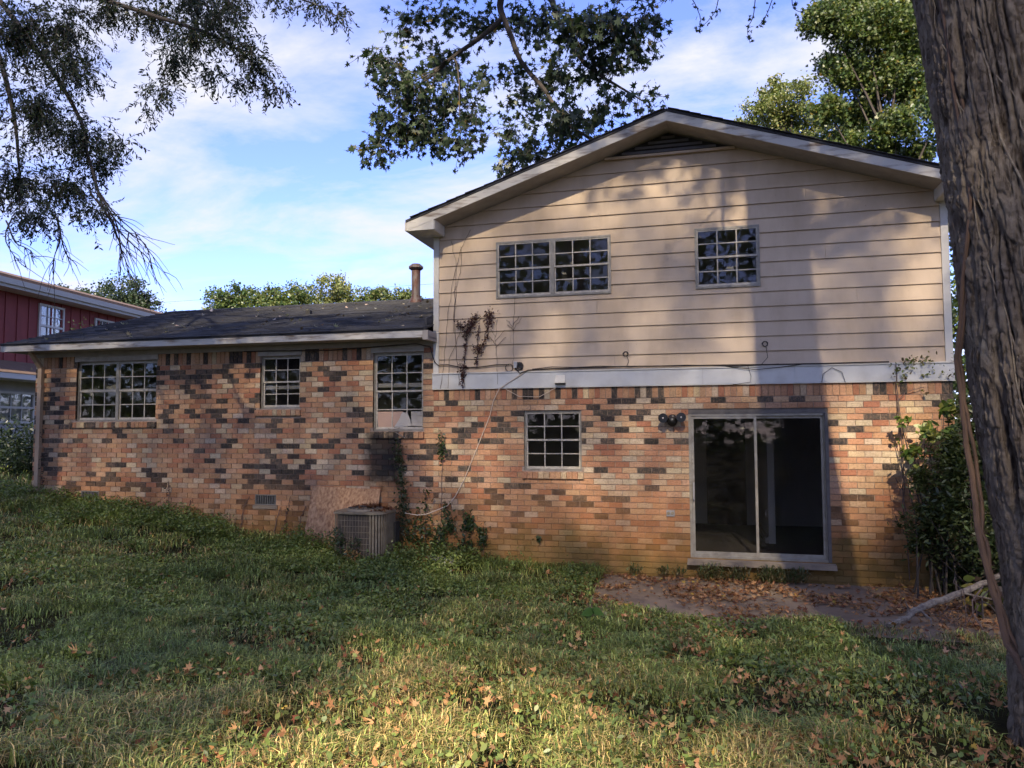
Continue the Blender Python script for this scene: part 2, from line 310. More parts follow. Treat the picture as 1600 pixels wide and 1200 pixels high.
# ------------------------------------------------------------------ HOUSE
C = 0.08128; S = 0.2032
XL, XM, XR = -11.20, -3.74, 3.30
house = thing('house', 'split-level brick house with beige lap siding above and a low left wing with dark roof', 'house', (-3.7, 3.5, -0.2))
HOLES = [('W1', -10.33, -8.69, 2.00, 3.03), ('W2', -6.72, -6.00, 2.18, 3.03), ('W4', -4.74, -3.91, 1.82, 3.03), ('WL', -2.34, -1.49, 1.24, 2.113), ('D', 0.0, 1.80, 0.081, 2.113)]
VENTS = [('V1', -10.15, -9.78, 0.65, 0.813), ('V2', -6.77, -6.39, 0.65, 0.813)]
SILLS = {'W1': (-10.42, -8.66), 'W2': (-6.79, -5.97), 'W4': (-4.78, -3.89), 'WL': (-2.37, -1.46)}
UPW = [('U1', -2.75, -1.04, 3.78, 4.63), ('U2', 0.13, 0.99, 3.78, 4.63)]
def holed(mb, x0, x1, z0, z1, y0, y1, holes):
    xs = sorted({x0, x1} | {v for h in holes for v in h[1:3] if x0 < v < x1}); zs = sorted({z0, z1} | {v for h in holes for v in h[3:5] if z0 < v < z1})
    for i in range(len(xs) - 1):
        run = None
        for j in range(len(zs) - 1):
            cx, cz = (xs[i] + xs[i + 1]) / 2, (zs[j] + zs[j + 1]) / 2
            solid = not any(h[1] < cx < h[2] and h[3] < cz < h[4] for h in holes)
            if solid: run = (run[0], zs[j + 1]) if run else (zs[j], zs[j + 1])
            if run and (not solid or j == len(zs) - 2): mb.box(xs[i], xs[i + 1], y0, y1, run[0], run[1]); run = None
mw = MB(); holed(mw, XL + 0.012, XR - 0.012, -0.5, 2.70, 0.010, 0.11, HOLES + VENTS); holed(mw, XL + 0.012, XM, 2.70, 3.20, 0.010, 0.11, HOLES)
mw.box(XL + 0.012, XL + 0.11, 0.11, 7.4, -0.5, 3.2); mw.box(XR - 0.11, XR - 0.012, 0.11, 7.4, -0.5, 2.70); mw.box(XL + 0.012, XR - 0.012, 7.4, 7.5, -0.5, 3.2)
wall = obj('brick_wall', mw.mesh('brick_wall', 'mortar'), house)

PAL = [((0.47, 0.265, 0.145), 0.12), ((0.43, 0.225, 0.125), 0.10), ((0.38, 0.170, 0.095), 0.1), ((0.49, 0.305, 0.18), 0.15), ((0.52, 0.385, 0.235), 0.2), ((0.53, 0.415, 0.28), 0.15), ((0.048, 0.043, 0.037), 0.36), ((0.085, 0.071, 0.056), 0.60)]
def pick(x, z, wing):
    n = float(fbm(vn1, x * 1.1 + 50, z * 2.6 + 20, 2)); n2 = float(vn2(x * 0.8 + 11, z * 1.6 + 5))
    pd = 0.125 + (0.20 if n > (0.605 if wing else 0.67) else 0.0) + (0.14 if (wing and z > 1.9) else 0.0); pp = 0.075 + (0.15 if n2 > 0.68 else 0)
    if wing and 0.85 < z < 1.25 and -7.0 < x < -5.8: pd = 0.8
    r = random.random()
    if r < pd: return 6 if random.random() < 0.6 else 7
    if r < pd + pp: return 5
    return random.choices([0, 1, 2, 3, 4], [5, 4, 1.6 if n2 < .5 else 3, 4, 1.6])[0]
def tint(k):
    c, a = PAL[k]; j = random.uniform(0.88, 1.12); return (c[0] * j, c[1] * j * random.uniform(.96, 1.04), c[2] * j, a)
bricks = []   # (x0,x1,z0,z1,kind,full)
def courses(x0, x1, k0, k1, holes, wing):
    for k in range(k0, k1):
        z0 = k * C + 0.005; z1 = (k + 1) * C - 0.005; off = 0.1016 if k % 2 else 0.0
        segs = [(x0, x1)]
        for h in holes:
            if h[3] < z1 - 0.01 and h[4] > z0 + 0.01:
                segs = [s for a, b in segs for s in ((a, min(b, h[1])), (max(a, h[2]), b)) if s[1] - s[0] > 0.03]
        for nm, (sa, sb) in SILLS.items():
            h = [q for q in holes if q[0] == nm]
            if h and h[0][3] - 0.105 < z1 - 0.02 and h[0][3] > z0 + 0.01: segs = [s for a, b in segs for s in ((a, min(b, sa)), (max(a, sb), b)) if s[1] - s[0] > 0.03]
        for a, b in segs:
            cuts = [a]; i = math.ceil((a - off + 0.05) / 0.2032)
            while i * 0.2032 + off < b - 0.05: cuts.append(i * 0.2032 + off); i += 1
            cuts.append(b)
            for p, q in zip(cuts[:-1], cuts[1:]):
                pa = p + (0.0 if p == a else 0.005); qb = q - (0.0 if q == b else 0.005)
                full = abs((q - p) - 0.2032) < 0.001 and p != a and q != b
                bricks.append((pa, qb, z0, z1, pick((p + q) / 2, z0, wing), full))
VENTS_ = [('V1', -10.15, -9.78, 0.65, 0.813), ('V2', -6.77, -6.39, 0.65, 0.813)]
courses(XL, XM, -3, 36, HOLES + VENTS, True); courses(XM, XR, -5, 28, HOLES, False)
def soldiers(x0, x1, z0, z1, holes, wing):
    x = x0
    while x < x1 - 0.03:
        b = min(x + 0.0813, x1)
        if not any(h[1] < (x + b) / 2 < h[2] and h[4] > z0 for h in holes): bricks.append((x + 0.004, b - 0.004, z0 + 0.005, z1 - 0.004, pick(x * 1.7, z0, wing), False))
        x = b
soldiers(XM, XR, 28 * C, 28 * C + 0.20, [], False); soldiers(XL, XM - 0.17, 36 * C, 36 * C + 0.20, HOLES, True)
bricks.append((XM - 0.165, XM - 0.005, 36 * C + 0.005, 37 * C - 0.005, 4, False)); bricks.append((XM - 0.165, XM - 0.005, 37 * C + 0.005, 38 * C - 0.005, 2, False))
full = [i for i, b in enumerate(bricks) if b[5] and 2.5 > b[2] > -0.18 and b[1] < 2.55]
full.sort(key=lambda i: (bricks[i][0] - CAM[0]) ** 2 + (bricks[i][2] - 1.2) ** 2 * 0.4)
single = set(full[:300])
variants = []
for k in range(len(PAL)):
    row = []
    for j in range(4):
        mb = MB(); L = 0.1932 / 2; H = (C - 0.010) / 2; d = random.uniform(0, 0.0035); e1, e2 = random.uniform(0, .002), random.uniform(0, .002)
        mb.hexa([(-L, -d - e1, -H), (L, -d, -H), (L, 0.055, -H), (-L, 0.055, -H), (-L, -d, H), (L, -d - e2, H), (L, 0.055, H), (-L, 0.055, H)], tint(k)); row.append(mb.mesh('brick', 'brick'))
    variants.append(row)
rest = MB()
for i, (a, b, z0, z1, k, fl) in enumerate(bricks):
    if i in single:
        obj('brick', variants[k][i % 4], wall, loc=((a + b) / 2, 0, (z0 + z1) / 2))
    else:
        d = random.uniform(-0.0005, 0.0035); rest.box(a, b, -d, 0.055, z0, z1, tint(k))
# end walls (seen only from the side)
for xx, sgn, k1 in ((XL, 1, 38), (XR, -1, 33)):
    for k in range(-3, k1):
        y = 0.058 + (0.1 if k % 2 else 0)
        while y < 7.3:
            rest.box(min(xx, xx + sgn * 0.05), max(xx, xx + sgn * 0.05), y, y + 0.193, k * C + 0.005, (k + 1) * C - 0.005, tint(pick(y, k * C, True))); y += 0.2032
obj('wall_bricks', rest.mesh('wall_bricks', 'brick'), wall, kind='stuff')
# rowlock sills
for nm, (a, b) in SILLS.items():
    h = [q for q in HOLES if q[0] == nm][0]; zt = h[3]; n = round((b - a) / 0.0813); w = (b - a) / n; sb = MB()
    sb.box(a + 0.002, b - 0.002, 0.02, 0.10, zt - 0.10, zt - 0.012, (0.3, 0.2, 0.14, 0.2))
    for i in range(n):
        j = random.uniform(-.003, .003); x0 = a + i * w + 0.003; x1 = a + (i + 1) * w - 0.003; dk = 7 if (nm in ('W1', 'W4') and random.random() < .35) else random.choice([0, 1, 4])
        sb.hexa([(x0, -0.042 + j, zt - 0.108), (x1, -0.042 + j, zt - 0.108), (x1, 0.08, zt - 0.095), (x0, 0.08, zt - 0.095), (x0, -0.042 + j, zt - 0.022), (x1, -0.042 + j, zt - 0.022), (x1, 0.08, zt - 0.002), (x0, 0.08, zt - 0.002)], tint(dk))
    obj('window_sill', sb.mesh('window_sill', 'brick'), house)

# upper storey walls
AX, AZ, SL = -0.21, 6.06, 1 / 3.0
def soff(x): return AZ - SL * abs(x - AX)
uw = MB(); holed(uw, XM + 0.01, XR - 0.01, 2.70, 4.70, 0.004, 0.10, UPW)
uw.prism([(XM + 0.01, 4.70), (XR - 0.01, 4.70), (XR - 0.01, soff(XR) + .02), (AX, AZ + .03), (XM + 0.01, soff(XM) + .02)], 0.004, 0.10)
uw.box(XM + 0.01, XM + 0.1, 0.10, 7.4, 2.9, soff(XM)); uw.box(XR - 0.1, XR - 0.01, 0.10, 7.4, 2.70, soff(XR)); uw.prism([(XM, 2.7), (XR, 2.7), (XR, soff(XR)), (AX, AZ), (XM, soff(XM))], 7.4, 7.5)
swall = obj('siding_wall', uw.mesh('siding_wall', 'siding'), house)
def clip(poly, a, b, c):  # keep a*x+b*z<=c
    o = []
    for i in range(len(poly)):
        p, q = poly[i], poly[(i + 1) % len(poly)]; dp = a * p[0] + b * p[1] - c; dq = a * q[0] + b * q[1] - c
        if dp <= 0: o.append(p)
        if dp * dq < 0: t = dp / (dp - dq); o.append((p[0] + t * (q[0] - p[0]), p[1] + t * (q[1] - p[1])))
    return o
seams = {k: [random.uniform(-2.6, 2.4)] for k in range(16)}; seams[10] = [-0.254]; seams[11] = [1.60]; seams[1] = [-0.81]; seams[4] = [-1.25, 2.2]
VENTZ = 5.755
for k in range(15):
    zb = 2.690 + S * k; zt = zb + S - 0.004
    cuts = [XM + 0.088] + sorted(seams[k]) + [XR - 0.082]
    segs = [(a + 0.0012, b - 0.0012) for a, b in zip(cuts[:-1], cuts[1:])]
    pieces = [(a, b, zb, zt) for a, b in segs]
    for h in UPW:
        o = []
        for a, b, p, q in pieces:
            if q <= h[3] or p >= h[4] or b <= h[1] or a >= h[2]: o.append((a, b, p, q)); continue
            if a < h[1]: o.append((a, h[1], p, q))
            if b > h[2]: o.append((h[2], b, p, q))
            if p < h[3] - 0.004: o.append((max(a, h[1]), min(b, h[2]), p, h[3]))
            if q > h[4] + 0.004: o.append((max(a, h[1]), min(b, h[2]), h[4], q))
        pieces = o
    for a, b, p, q in pieces:
        poly = [(a, p), (b, p), (b, q), (a, q)]
        poly = clip(poly, SL, 1, AZ + SL * AX - 0.004); poly = clip(poly, -SL, 1, AZ - SL * AX - 0.004)
        if len(poly) < 3 or q - p < 0.01 or b - a < 0.01: continue
        bw = random.uniform(-0.0012, 0.0012)
        mb = MB(); mb.prism(poly, 0, 0.004, None, lambda z, zb=zb, bw=bw: -0.025 - bw + 0.021 * (z - zb) / S)
        obj('siding_board', mb.mesh('siding_board', 'siding'), swall)
# gable vent
gv = MB(); hw = (AZ - 0.02 - VENTZ) / SL
gv.prism([(AX - hw, VENTZ), (AX + hw, VENTZ), (AX, VENTZ + hw * SL)], -0.024, -0.018); vent = obj('gable_vent', gv.mesh('gable_vent', 'unit_dark'), house)
for i in range(4):
    z = VENTZ + 0.012 + i * 0.062; w = hw - (z + 0.055 - VENTZ) / SL
    if w > 0.05: mb = MB().hexa([(AX - w, -0.055, z), (AX + w, -0.055, z), (AX + w, -0.047, z), (AX - w, -0.047, z), (AX - w, -0.032, z + 0.045), (AX + w, -0.032, z + 0.045), (AX + w, -0.024, z + 0.045), (AX - w, -0.024, z + 0.045)]); obj('louver', mb.mesh('louver', 'vent_paint'), vent)
mb = MB().box(AX - hw - 0.05, AX + hw + 0.05, -0.06, -0.02, VENTZ - 0.035, VENTZ); obj('vent_sill', mb.mesh('vent_sill', 'siding'), vent)
# corner boards + white band
for a, b, zt in ((XM + 0.0, XM + 0.086, 4.80), (XR - 0.080, XR + 0.008, 4.88)):
    obj('corner_board', MB().box(a, b, -0.030, 0.0, 2.69, zt).mesh('corner_board', 'trim_white'), house)
for a, b in ((XM - 0.012, 0.205), (0.207, 1.40), (1.402, XR + 0.014)):
    obj('trim_board', MB().box(a, b, -0.034, -0.004, 2.452, 2.668).mesh('trim_board', 'band_metal'), house)
obj('trim_cap', MB().box(XM - 0.012, XR + 0.03, -0.050, -0.002, 2.670, 2.689).mesh('trim_cap', 'trim_white'), house)
obj('trim_cap', MB().box(XM - 0.010, XR + 0.02, -0.038, -0.004, 2.440, 2.4495).mesh('trim_cap', 'trim_white'), house)

# upper roof
YF, YB = -0.50, 7.9; EX = 3.80; RT0 = 6.20
def rtop(x): return RT0 - SL * abs(x - AX)
roof = MB()
for s in (-1, 1):
    x0, x1 = AX, AX + s * EX; t = 0.035
    p = [(x0, YF, rtop(x0) - t), (x1, YF, rtop(x1) - t), (x1, YB, rtop(x1) - t), (x0, YB, rtop(x0) - t), (x0, YF, rtop(x0)), (x1, YF, rtop(x1)), (x1, YB, rtop(x1)), (x0, YB, rtop(x0))]
    roof.hexa(p)
rf = obj('roof', roof.mesh('roof', 'shingle'), house)
sh = MB()
for s in (-1, 1):
    d = 0.02
    while d < EX - 0.12:  # shingle tabs, ragged at the rake
        y = YF - 0.028 + random.uniform(-.012, .010)
        while y < YB - 0.3:
            w = 0.30; x0 = AX + s * d; x1 = AX + s * (d + 0.15); l = random.uniform(0.005, 0.010); yy = min(y + w - 0.006, YB)
            sh.hexa([(x0, y, rtop(x0) + 0.001), (x1, y, rtop(x1) + 0.002), (x1, yy, rtop(x1) + 0.002), (x0, yy, rtop(x0) + 0.001), (x0, y, rtop(x0) + 0.006), (x1, y, rtop(x1) + 0.006 + l), (x1, yy, rtop(x1) + 0.006 + l), (x0, yy, rtop(x0) + 0.006)]); y += w
        d += 0.142
obj('shingles', sh.mesh('shingles', 'shingle'), rf, kind='stuff')
for s in (-1, 1):
    x0, x1 = AX, AX + s * (EX - 0.01); f = MB()
    f.prism([(x0, rtop(x0) - 0.040), (x1, rtop(x1) - 0.040), (x1, rtop(x1) - 0.165), (x0, rtop(x0) - 0.165)][::1 if s > 0 else -1], YF + 0.012, YF + 0.035)
    obj('fascia_board', f.mesh('fascia_board', 'fascia_wood'), rf)
    # rake soffit and eave box
    so_ = MB(); xa, xb = AX, AX + s * 3.62
    so_.hexa([(xa, YF + 0.036, rtop(xa) - 0.150), (xb, YF + 0.036, rtop(xb) - 0.150), (xb, 0.10, rtop(xb) - 0.150), (xa, 0.10, rtop(xa) - 0.150), (xa, YF + 0.036, rtop(xa) - 0.138), (xb, YF + 0.036, rtop(xb) - 0.138), (xb, 0.10, rtop(xb) - 0.138), (xa, 0.10, rtop(xa) - 0.138)])
    obj('rake_soffit', so_.mesh('rake_soffit', 'soffit_paint'), rf)
    xe = AX + s * (EX - 0.012); xi = (XM + 0.17) if s < 0 else (XR - 0.14); ze = rtop(xe) - 0.165; e_ = MB()
    pol = [(xe, ze), (xi, ze), (xi, rtop(xi) - 0.166), (xe, ze + 0.004)]
    if s > 0: pol = pol[::-1]
    e_.prism(pol, YF + 0.016, YF + 0.034); e_.box(min(xe, xi), max(xe, xi), YF + 0.034, -0.032, ze - 0.002, ze + 0.010)
    xw = XM + 0.01 if s < 0 else XR - 0.01; e_.box(min(xe, xw), max(xe, xw), -0.031, YB - 0.1, ze - 0.002, ze + 0.010)
    e_.box(xi - 0.006, xi + 0.006, YF + 0.036, -0.033, ze + 0.012, rtop(xi) - 0.155)
    obj('eave_box', e_.mesh('eave_box', 'trim_white'), rf)
    fe = MB().box(xe - 0.02 if s < 0 else xe + 0.001, xe - 0.001 if s < 0 else xe + 0.02, YF, YB, ze, ze + 0.125); obj('fascia_board', fe.mesh('fascia_board', 'fascia_wood'), rf)
# wing roof
WY0, WZ0, WYR, WZR = -0.42, 3.330, 3.72, 4.530; WXL = -11.53; ws = (WZR - WZ0) / (WYR - WY0)
def wz(y): return WZ0 + (min(y, 2 * WYR - y) - WY0) * ws
wr = MB(); t = 0.03; WXR = XM + 0.005
wr.hexa([(WXL, WY0, WZ0 - t), (WXR, WY0, WZ0 - t), (WXR, WYR, WZR - t), (WXL, WYR, WZR - t), (WXL, WY0, WZ0), (WXR, WY0, WZ0), (WXR, WYR, WZR), (WXL, WYR, WZR)])
wr.hexa([(WXL, WYR, WZR - t), (WXR, WYR, WZR - t), (WXR, 2 * WYR - WY0, WZ0 - t), (WXL, 2 * WYR - WY0, WZ0 - t), (WXL, WYR, WZR), (WXR, WYR, WZR), (WXR, 2 * WYR - WY0, WZ0), (WXL, 2 * WYR - WY0, WZ0)])
wroof = obj('roof', wr.mesh('roof', 'shingle'), house)
sh = MB(); y = WY0 - 0.02; row = 0
while y < WYR - 0.05:
    x = WXL - 0.01 - (0.15 if row % 2 else 0)
    while x < WXR - 0.02:
        xa, xb = max(x, WXL - 0.015), min(x + 0.30, WXR + (0.055 if y < -0.08 else 0)); jj = random.uniform(-0.006, 0.006); l = random.uniform(0.009, 0.019); ya, yb = y + jj, y + 0.16
        if xb - xa > 0.03: sh.hexa([(xa, ya, wz(ya) + 0.0005), (xb - 0.004, ya, wz(ya) + 0.0005), (xb - 0.004, yb, wz(yb) + 0.001), (xa, yb, wz(yb) + 0.001), (xa, ya, wz(ya) + l + 0.004), (xb - 0.004, ya, wz(ya) + l + 0.004), (xb - 0.004, yb, wz(yb) + 0.003), (xa, yb, wz(yb) + 0.003)])
        x += 0.30
    y += 0.143; row += 1
x = WXL
while x < XM - 0.1:
    sh.hexa([(x, WYR - 0.13, wz(WYR - 0.13) + 0.012), (x + 0.2, WYR - 0.13, wz(WYR - 0.13) + 0.012), (x + 0.2, WYR, WZR + 0.012), (x, WYR, WZR + 0.012), (x, WYR - 0.13, wz(WYR - 0.13) + 0.020), (x + 0.2, WYR - 0.13, wz(WYR - 0.13) + 0.024), (x + 0.2, WYR, WZR + 0.030), (x, WYR, WZR + 0.022)]); x += 0.17
obj('shingles', sh.mesh('shingles', 'shingle'), wroof, kind='stuff')
for a, b, dz in ((WXL + 0.005, -9.2, 0), (-9.198, -6.4, 0.003), (-6.398, -4.25, 0), (-4.248, XM - 0.03, -0.004)):
    obj('fascia_board', MB().hexa([(a, WY0 + 0.01, 3.200 + dz), (b, WY0 + 0.01, 3.198 + dz), (b, WY0 + 0.032, 3.198 + dz), (a, WY0 + 0.032, 3.200 + dz), (a, WY0 + 0.01, 3.298), (b, WY0 + 0.01, 3.298), (b, WY0 + 0.032, 3.298), (a, WY0 + 0.032, 3.298)]).mesh('fascia_board', 'fascia_wood'), wroof)
obj('soffit', MB().box(WXL + 0.02, XM + 0.055, WY0 + 0.034, 0.10, 3.202, 3.215).mesh('soffit', 'soffit_paint'), wroof)
obj('eave_return', MB().box(XM - 0.028, XM + 0.055, WY0 + 0.012, -0.032, 3.16, 3.30).mesh('eave_return', 'soffit_paint'), wroof)
obj('frieze_board', MB().box(XL - 0.01, XM - 0.014, -0.022, 0.008, 3.125, 3.200).mesh('frieze_board', 'soffit_paint'), wroof)
gw = MB(); gw.add([(XL + .05, 0.0, 3.2), (XL + .05, 7.44, 3.2), (XL + .05, WYR, WZR - 0.04), (XL - 0.0, 0.0, 3.2), (XL - 0.0, 7.44, 3.2), (XL - 0.0, WYR, WZR - 0.04)], [(0, 1, 2), (5, 4, 3), (0, 3, 4, 1), (1, 4, 5, 2), (2, 5, 3, 0)])
obj('gable_end', gw.mesh('gable_end', 'siding'), wroof)
obj('rake_board', MB().hexa([(WXL + .003, WY0, 3.2), (WXL + .025, WY0, 3.2), (WXL + .025, WYR, WZR - .14), (WXL + .003, WYR, WZR - .14), (WXL + .003, WY0, WZ0 - .031), (WXL + .025, WY0, WZ0 - .031), (WXL + .025, WYR, WZR - .031), (WXL + .003, WYR, WZR - .031)]).mesh('rake_board', 'fascia_wood'), wroof)
# flashing strip where wing roof meets siding
obj('flashing', MB().hexa([(XM - 0.03, -0.3, wz(-.3) + .015), (XM - 0.004, -0.3, wz(-.3) + .015), (XM - 0.004, WYR, WZR + .015), (XM - 0.03, WYR, WZR + .015), (XM - 0.03, -0.3, wz(-.3) + .13), (XM - 0.004, -0.3, wz(-.3) + .13), (XM - 0.004, WYR, WZR + .13), (XM - 0.03, WYR, WZR + .13)]).mesh('flashing', 'shingle'), wroof)
# flue pipe
fp = obj('flue_pipe', MB().lathe([(0.088, 4.30), (0.088, 5.02), (0.090, 5.02), (0.090, 5.045), (0.075, 5.05), (0.075, 5.12)], -5.36, 3.30, 20).mesh('flue_pipe', 'rust_metal'), wroof)
obj('flue_cap', MB().lathe([(0.10, 5.06), (0.155, 5.10), (0.155, 5.125), (0.085, 5.185), (0.02, 5.19)], -5.36, 3.30, 8).mesh('flue_cap', 'rust_metal'), fp)
obj('flue_collar', MB().lathe([(0.15, 4.34), (0.13, 4.44), (0.098, 4.50), (0.098, 4.54), (0.089, 4.545)], -5.36, 3.30, 20).mesh('flue_collar', 'rust_metal'), fp)
obj('roof_vent', MB().box(-7.02, -6.93, 1.9, 1.99, 3.95, 4.10).mesh('roof_vent', 'unit_dark'), wroof)

# windows ----------------------------------------------------------------
def window(h, cols, yf, double=False, fmat='aluminium', frame=0.028, rows=4, label=None, skip_row=None):
    _, x0, x1, z0, z1 = h; w = MB(); d = 0.05
    w.box(x0, x1, yf, yf + d, z1 - frame, z1); w.box(x0, x1, yf, yf + d, z0, z0 + frame); w.box(x0, x0 + frame, yf, yf + d, z0 + frame, z1 - frame); w.box(x1 - frame, x1, yf, yf + d, z0 + frame, z1 - frame)
    units = [(x0 + frame, x1 - frame)]
    if double:
        xm = (x0 + x1) / 2; w.box(xm - 0.028, xm + 0.028, yf - 0.004, yf + d, z0 + frame, z1 - frame); units = [(x0 + frame, xm - 0.028), (xm + 0.028, x1 - frame)]
    win = obj('window', w.mesh('window', fmat), house, label=label)
    zm = (z0 + z1) / 2
    for a, b in units:
        for lo, hi, yy, nm in ((zm - 0.004, z1 - frame, yf + 0.010, 1), (z0 + frame, zm + 0.012, yf + 0.026, 0)):
            m = MB(); e = 0.016 if nm else 0.020
            m.box(a, a + e, yy, yy + 0.014, lo, hi); m.box(b - e, b, yy, yy + 0.014, lo, hi)
            m.box(a + e, b - e, yy - 0.001, yy + 0.015, lo, lo + 0.026 + (0 if nm else 0.008)); m.box(a + e, b - e, yy, yy + 0.014, hi - 0.018, hi)
            ia, ib, ja, jb = a + e, b - e, lo + 0.026 + (0 if nm else 0.008), hi - 0.018; nr = rows // 2
            cw = (ib - ia) / cols; rh = (jb - ja) / nr
            for c in range(1, cols): m.box(ia + c * cw - 0.0075, ia + c * cw + 0.0075, yy + 0.001, yy + 0.012, ja, jb)
            for r in range(1, nr): m.box(ia, ib, yy - 0.0005, yy + 0.0125, ja + r * rh - 0.007, ja + r * rh + 0.007)
            obj('sash', m.mesh('sash', 'muntin'), win)
            for c in range(cols):
                for r in range(nr):
                    if skip_row is not None and not nm and r == 0: continue
                    pa, pb, qa, qb = ia + c * cw + 0.007, ia + (c + 1) * cw - 0.007, ja + r * rh + 0.006, ja + (r + 1) * rh - 0.006
                    t1, t2 = random.gauss(0, .0012), random.gauss(0, .0016); yp = yy + 0.006
                    p = MB().add([(pa, yp + t1, qa), (pb, yp - t1, qa), (pb, yp - t1 + t2, qb), (pa, yp + t1 + t2, qb), (pa, yp + t1 + .003, qa), (pb, yp - t1 + .003, qa), (pb, yp - t1 + t2 + .003, qb), (pa, yp + t1 + t2 + .003, qb)], [(0, 1, 2, 3), (7, 6, 5, 4), (0, 4, 5, 1), (1, 5, 6, 2), (2, 6, 7, 3), (3, 7, 4, 0)])
                    obj('pane', p.mesh('pane', 'glass'), win)
    return win
H = {h[0]: h for h in HOLES + UPW}
window(H['W1'], 3, 0.045, True); window(H['W2'], 3, 0.045); w4 = window(H['W4'], 3, 0.045, skip_row=0, label='window with its lowest row of panes gone and boarded behind'); window(H['WL'], 3, 0.035)
window(H['U1'], 3, -0.040, True, 'aluminium'); window(H['U2'], 3, -0.040, False, 'aluminium')
for a, b in ((-10.36, -8.66), (-6.76, -5.97), (-4.77, -3.90)):
    obj('window_header', MB().box(a, b, -0.016, 0.04, 3.032, 3.122).mesh('window_header', 'header_paint'), house)
# broken boards in the bottom row of the fourth window
obj('broken_board', MB().prism([(-4.68, 1.85), (-4.42, 1.85), (-4.36, 1.93), (-4.30, 2.03), (-4.27, 2.12), (-4.70, 2.12)], 0.085, 0.10).mesh('broken_board', 'peach_board'), w4)
obj('broken_board', MB().prism([(-4.13, 1.90), (-3.94, 1.89), (-3.94, 2.12), (-4.14, 2.12)], 0.080, 0.095).mesh('broken_board', 'header_paint'), w4)
obj('torn_paper', MB().prism([(-4.42, 1.87), (-4.13, 1.90), (-4.15, 2.00), (-4.20, 2.10), (-4.28, 2.11), (-4.33, 2.0)], 0.070, 0.080).mesh('torn_paper', 'paper_white'), w4)
obj('broken_board', MB().box(-4.71, -3.94, 0.055, 0.12, 1.82, 1.865).mesh('broken_board', 'header_paint'), w4)

# sliding door -------------------------------------------------------------
h = H['D']; fr_ = MB(); x0, x1, z0, z1 = 0.0, 1.80, 0.081, 2.113; ya, yb = 0.02, 0.10
fr_.box(x0, x0 + 0.035, ya, yb, z0 + .03, z1 - 0.07); fr_.box(x1 - 0.052, x1 - 0.040, ya + .02, yb, z0 + .03, z1 - 0.07); fr_.box(x0, x1 - .04, ya, yb, z0, z0 + 0.03); fr_.box(x0 + .036, x1 - .053, ya + .004, yb, z1 - .098, z1 - .0705)
door = obj('sliding_door', fr_.mesh('sliding_door', 'door_metal'), house)
obj('door_jamb', MB().box(x1 - .039, x1, -.004, yb, z0, z1 - .0705).mesh('door_jamb', 'dark_frame'), door)
obj('door_head', MB().box(x0, x1, ya - 0.004, yb, z1 - 0.07, z1).mesh('door_head', 'dark_frame'), door)
for a, b, y, gm in ((0.036, 0.900, 0.036, 0.026), (0.865, 1.746, 0.066, 0.024)):
    p = MB(); zl, zh = z0 + 0.031, z1 - 0.100; s_ = 0.034
    p.box(a, a + s_, y, y + gm, zl, zh); p.box(b - s_, b, y, y + gm, zl, zh); p.box(a + s_, b - s_, y, y + gm, zl, zl + 0.055); p.box(a + s_, b - s_, y, y + gm, zh - 0.035, zh)
    obj('door_panel', p.mesh('door_panel', 'door_metal'), door)
    obj('pane', MB().box(a + s_, b - s_, y + 0.012, y + 0.016, zl + 0.055, zh - 0.035).mesh('pane', 'glass'), door)
hd = MB(); hd.box(0.046, 0.068, 0.012, 0.030, 0.86, 1.10); hd.box(0.050, 0.064, -0.014, 0.012, 0.88, 0.90); hd.box(0.050, 0.064, -0.014, 0.012, 1.06, 1.08); hd.box(0.048, 0.066, -0.024, -0.014, 0.88, 1.08)
obj('door_handle', hd.mesh('door_handle', 'outlet_metal'), door)
obj('door_sill', MB().hexa([(-0.045, -0.115, 0.0), (1.845, -0.115, 0.0), (1.845, 0.02, 0.0), (-0.045, 0.02, 0.0), (-0.04, -0.105, 0.062), (1.84, -0.105, 0.062), (1.84, 0.10, 0.079), (-0.04, 0.10, 0.079)]).mesh('door_sill', 'concrete'), door)
# interior shell
it = MB(); it.box(-3.6, 3.15, 3.9, 4.0, 0.0, 2.5); it.box(1.15, 1.25, 1.6, 3.9, 0.0, 2.5); it.box(-0.9, -0.8, 0.2, 3.9, 0, 2.5)
it.box(XL + .12, XR - .12, 0.12, 7.3, 2.50, 2.56); it.box(XL + .12, XM, 3.9, 4.0, 0.9, 3.1); it.box(XM - .1, XM, 0.12, 7.3, 0, 3.1); it.box(XM + .1, XR - .12, 3.2, 3.3, 2.6, 5.0); it.box(-0.5, -.4, 0.12, 3.2, 2.6, 5.0); it.box(XM + .1, XR - .12, 0.12, 3.3, 5.0, 5.05)
obj('interior_wall', it.mesh('interior_wall', 'interior'), house)
obj('interior_doorway', MB().box(0.25, 0.95, 3.84, 3.895, 0.06, 2.0).mesh('interior_doorway', 'interior_dark'), house)
fl = MB(); fl.box(XL + .12, XR - .12, 0.115, 7.3, 0.0, 0.075); fl.box(XL + .12, XM - .1, .12, 7.3, .85, .9); obj('interior_floor', fl.mesh('interior_floor', 'carpet'), house)
obj('baseboard', MB().box(1.10, 1.148, 1.6, 3.84, 0.08, 0.17).mesh('baseboard', 'header_paint'), house)
obj('outlet_plate', MB().box(1.13, 1.148, 1.9, 1.97, 0.45, 0.56).mesh('outlet_plate', 'paper_white'), house)

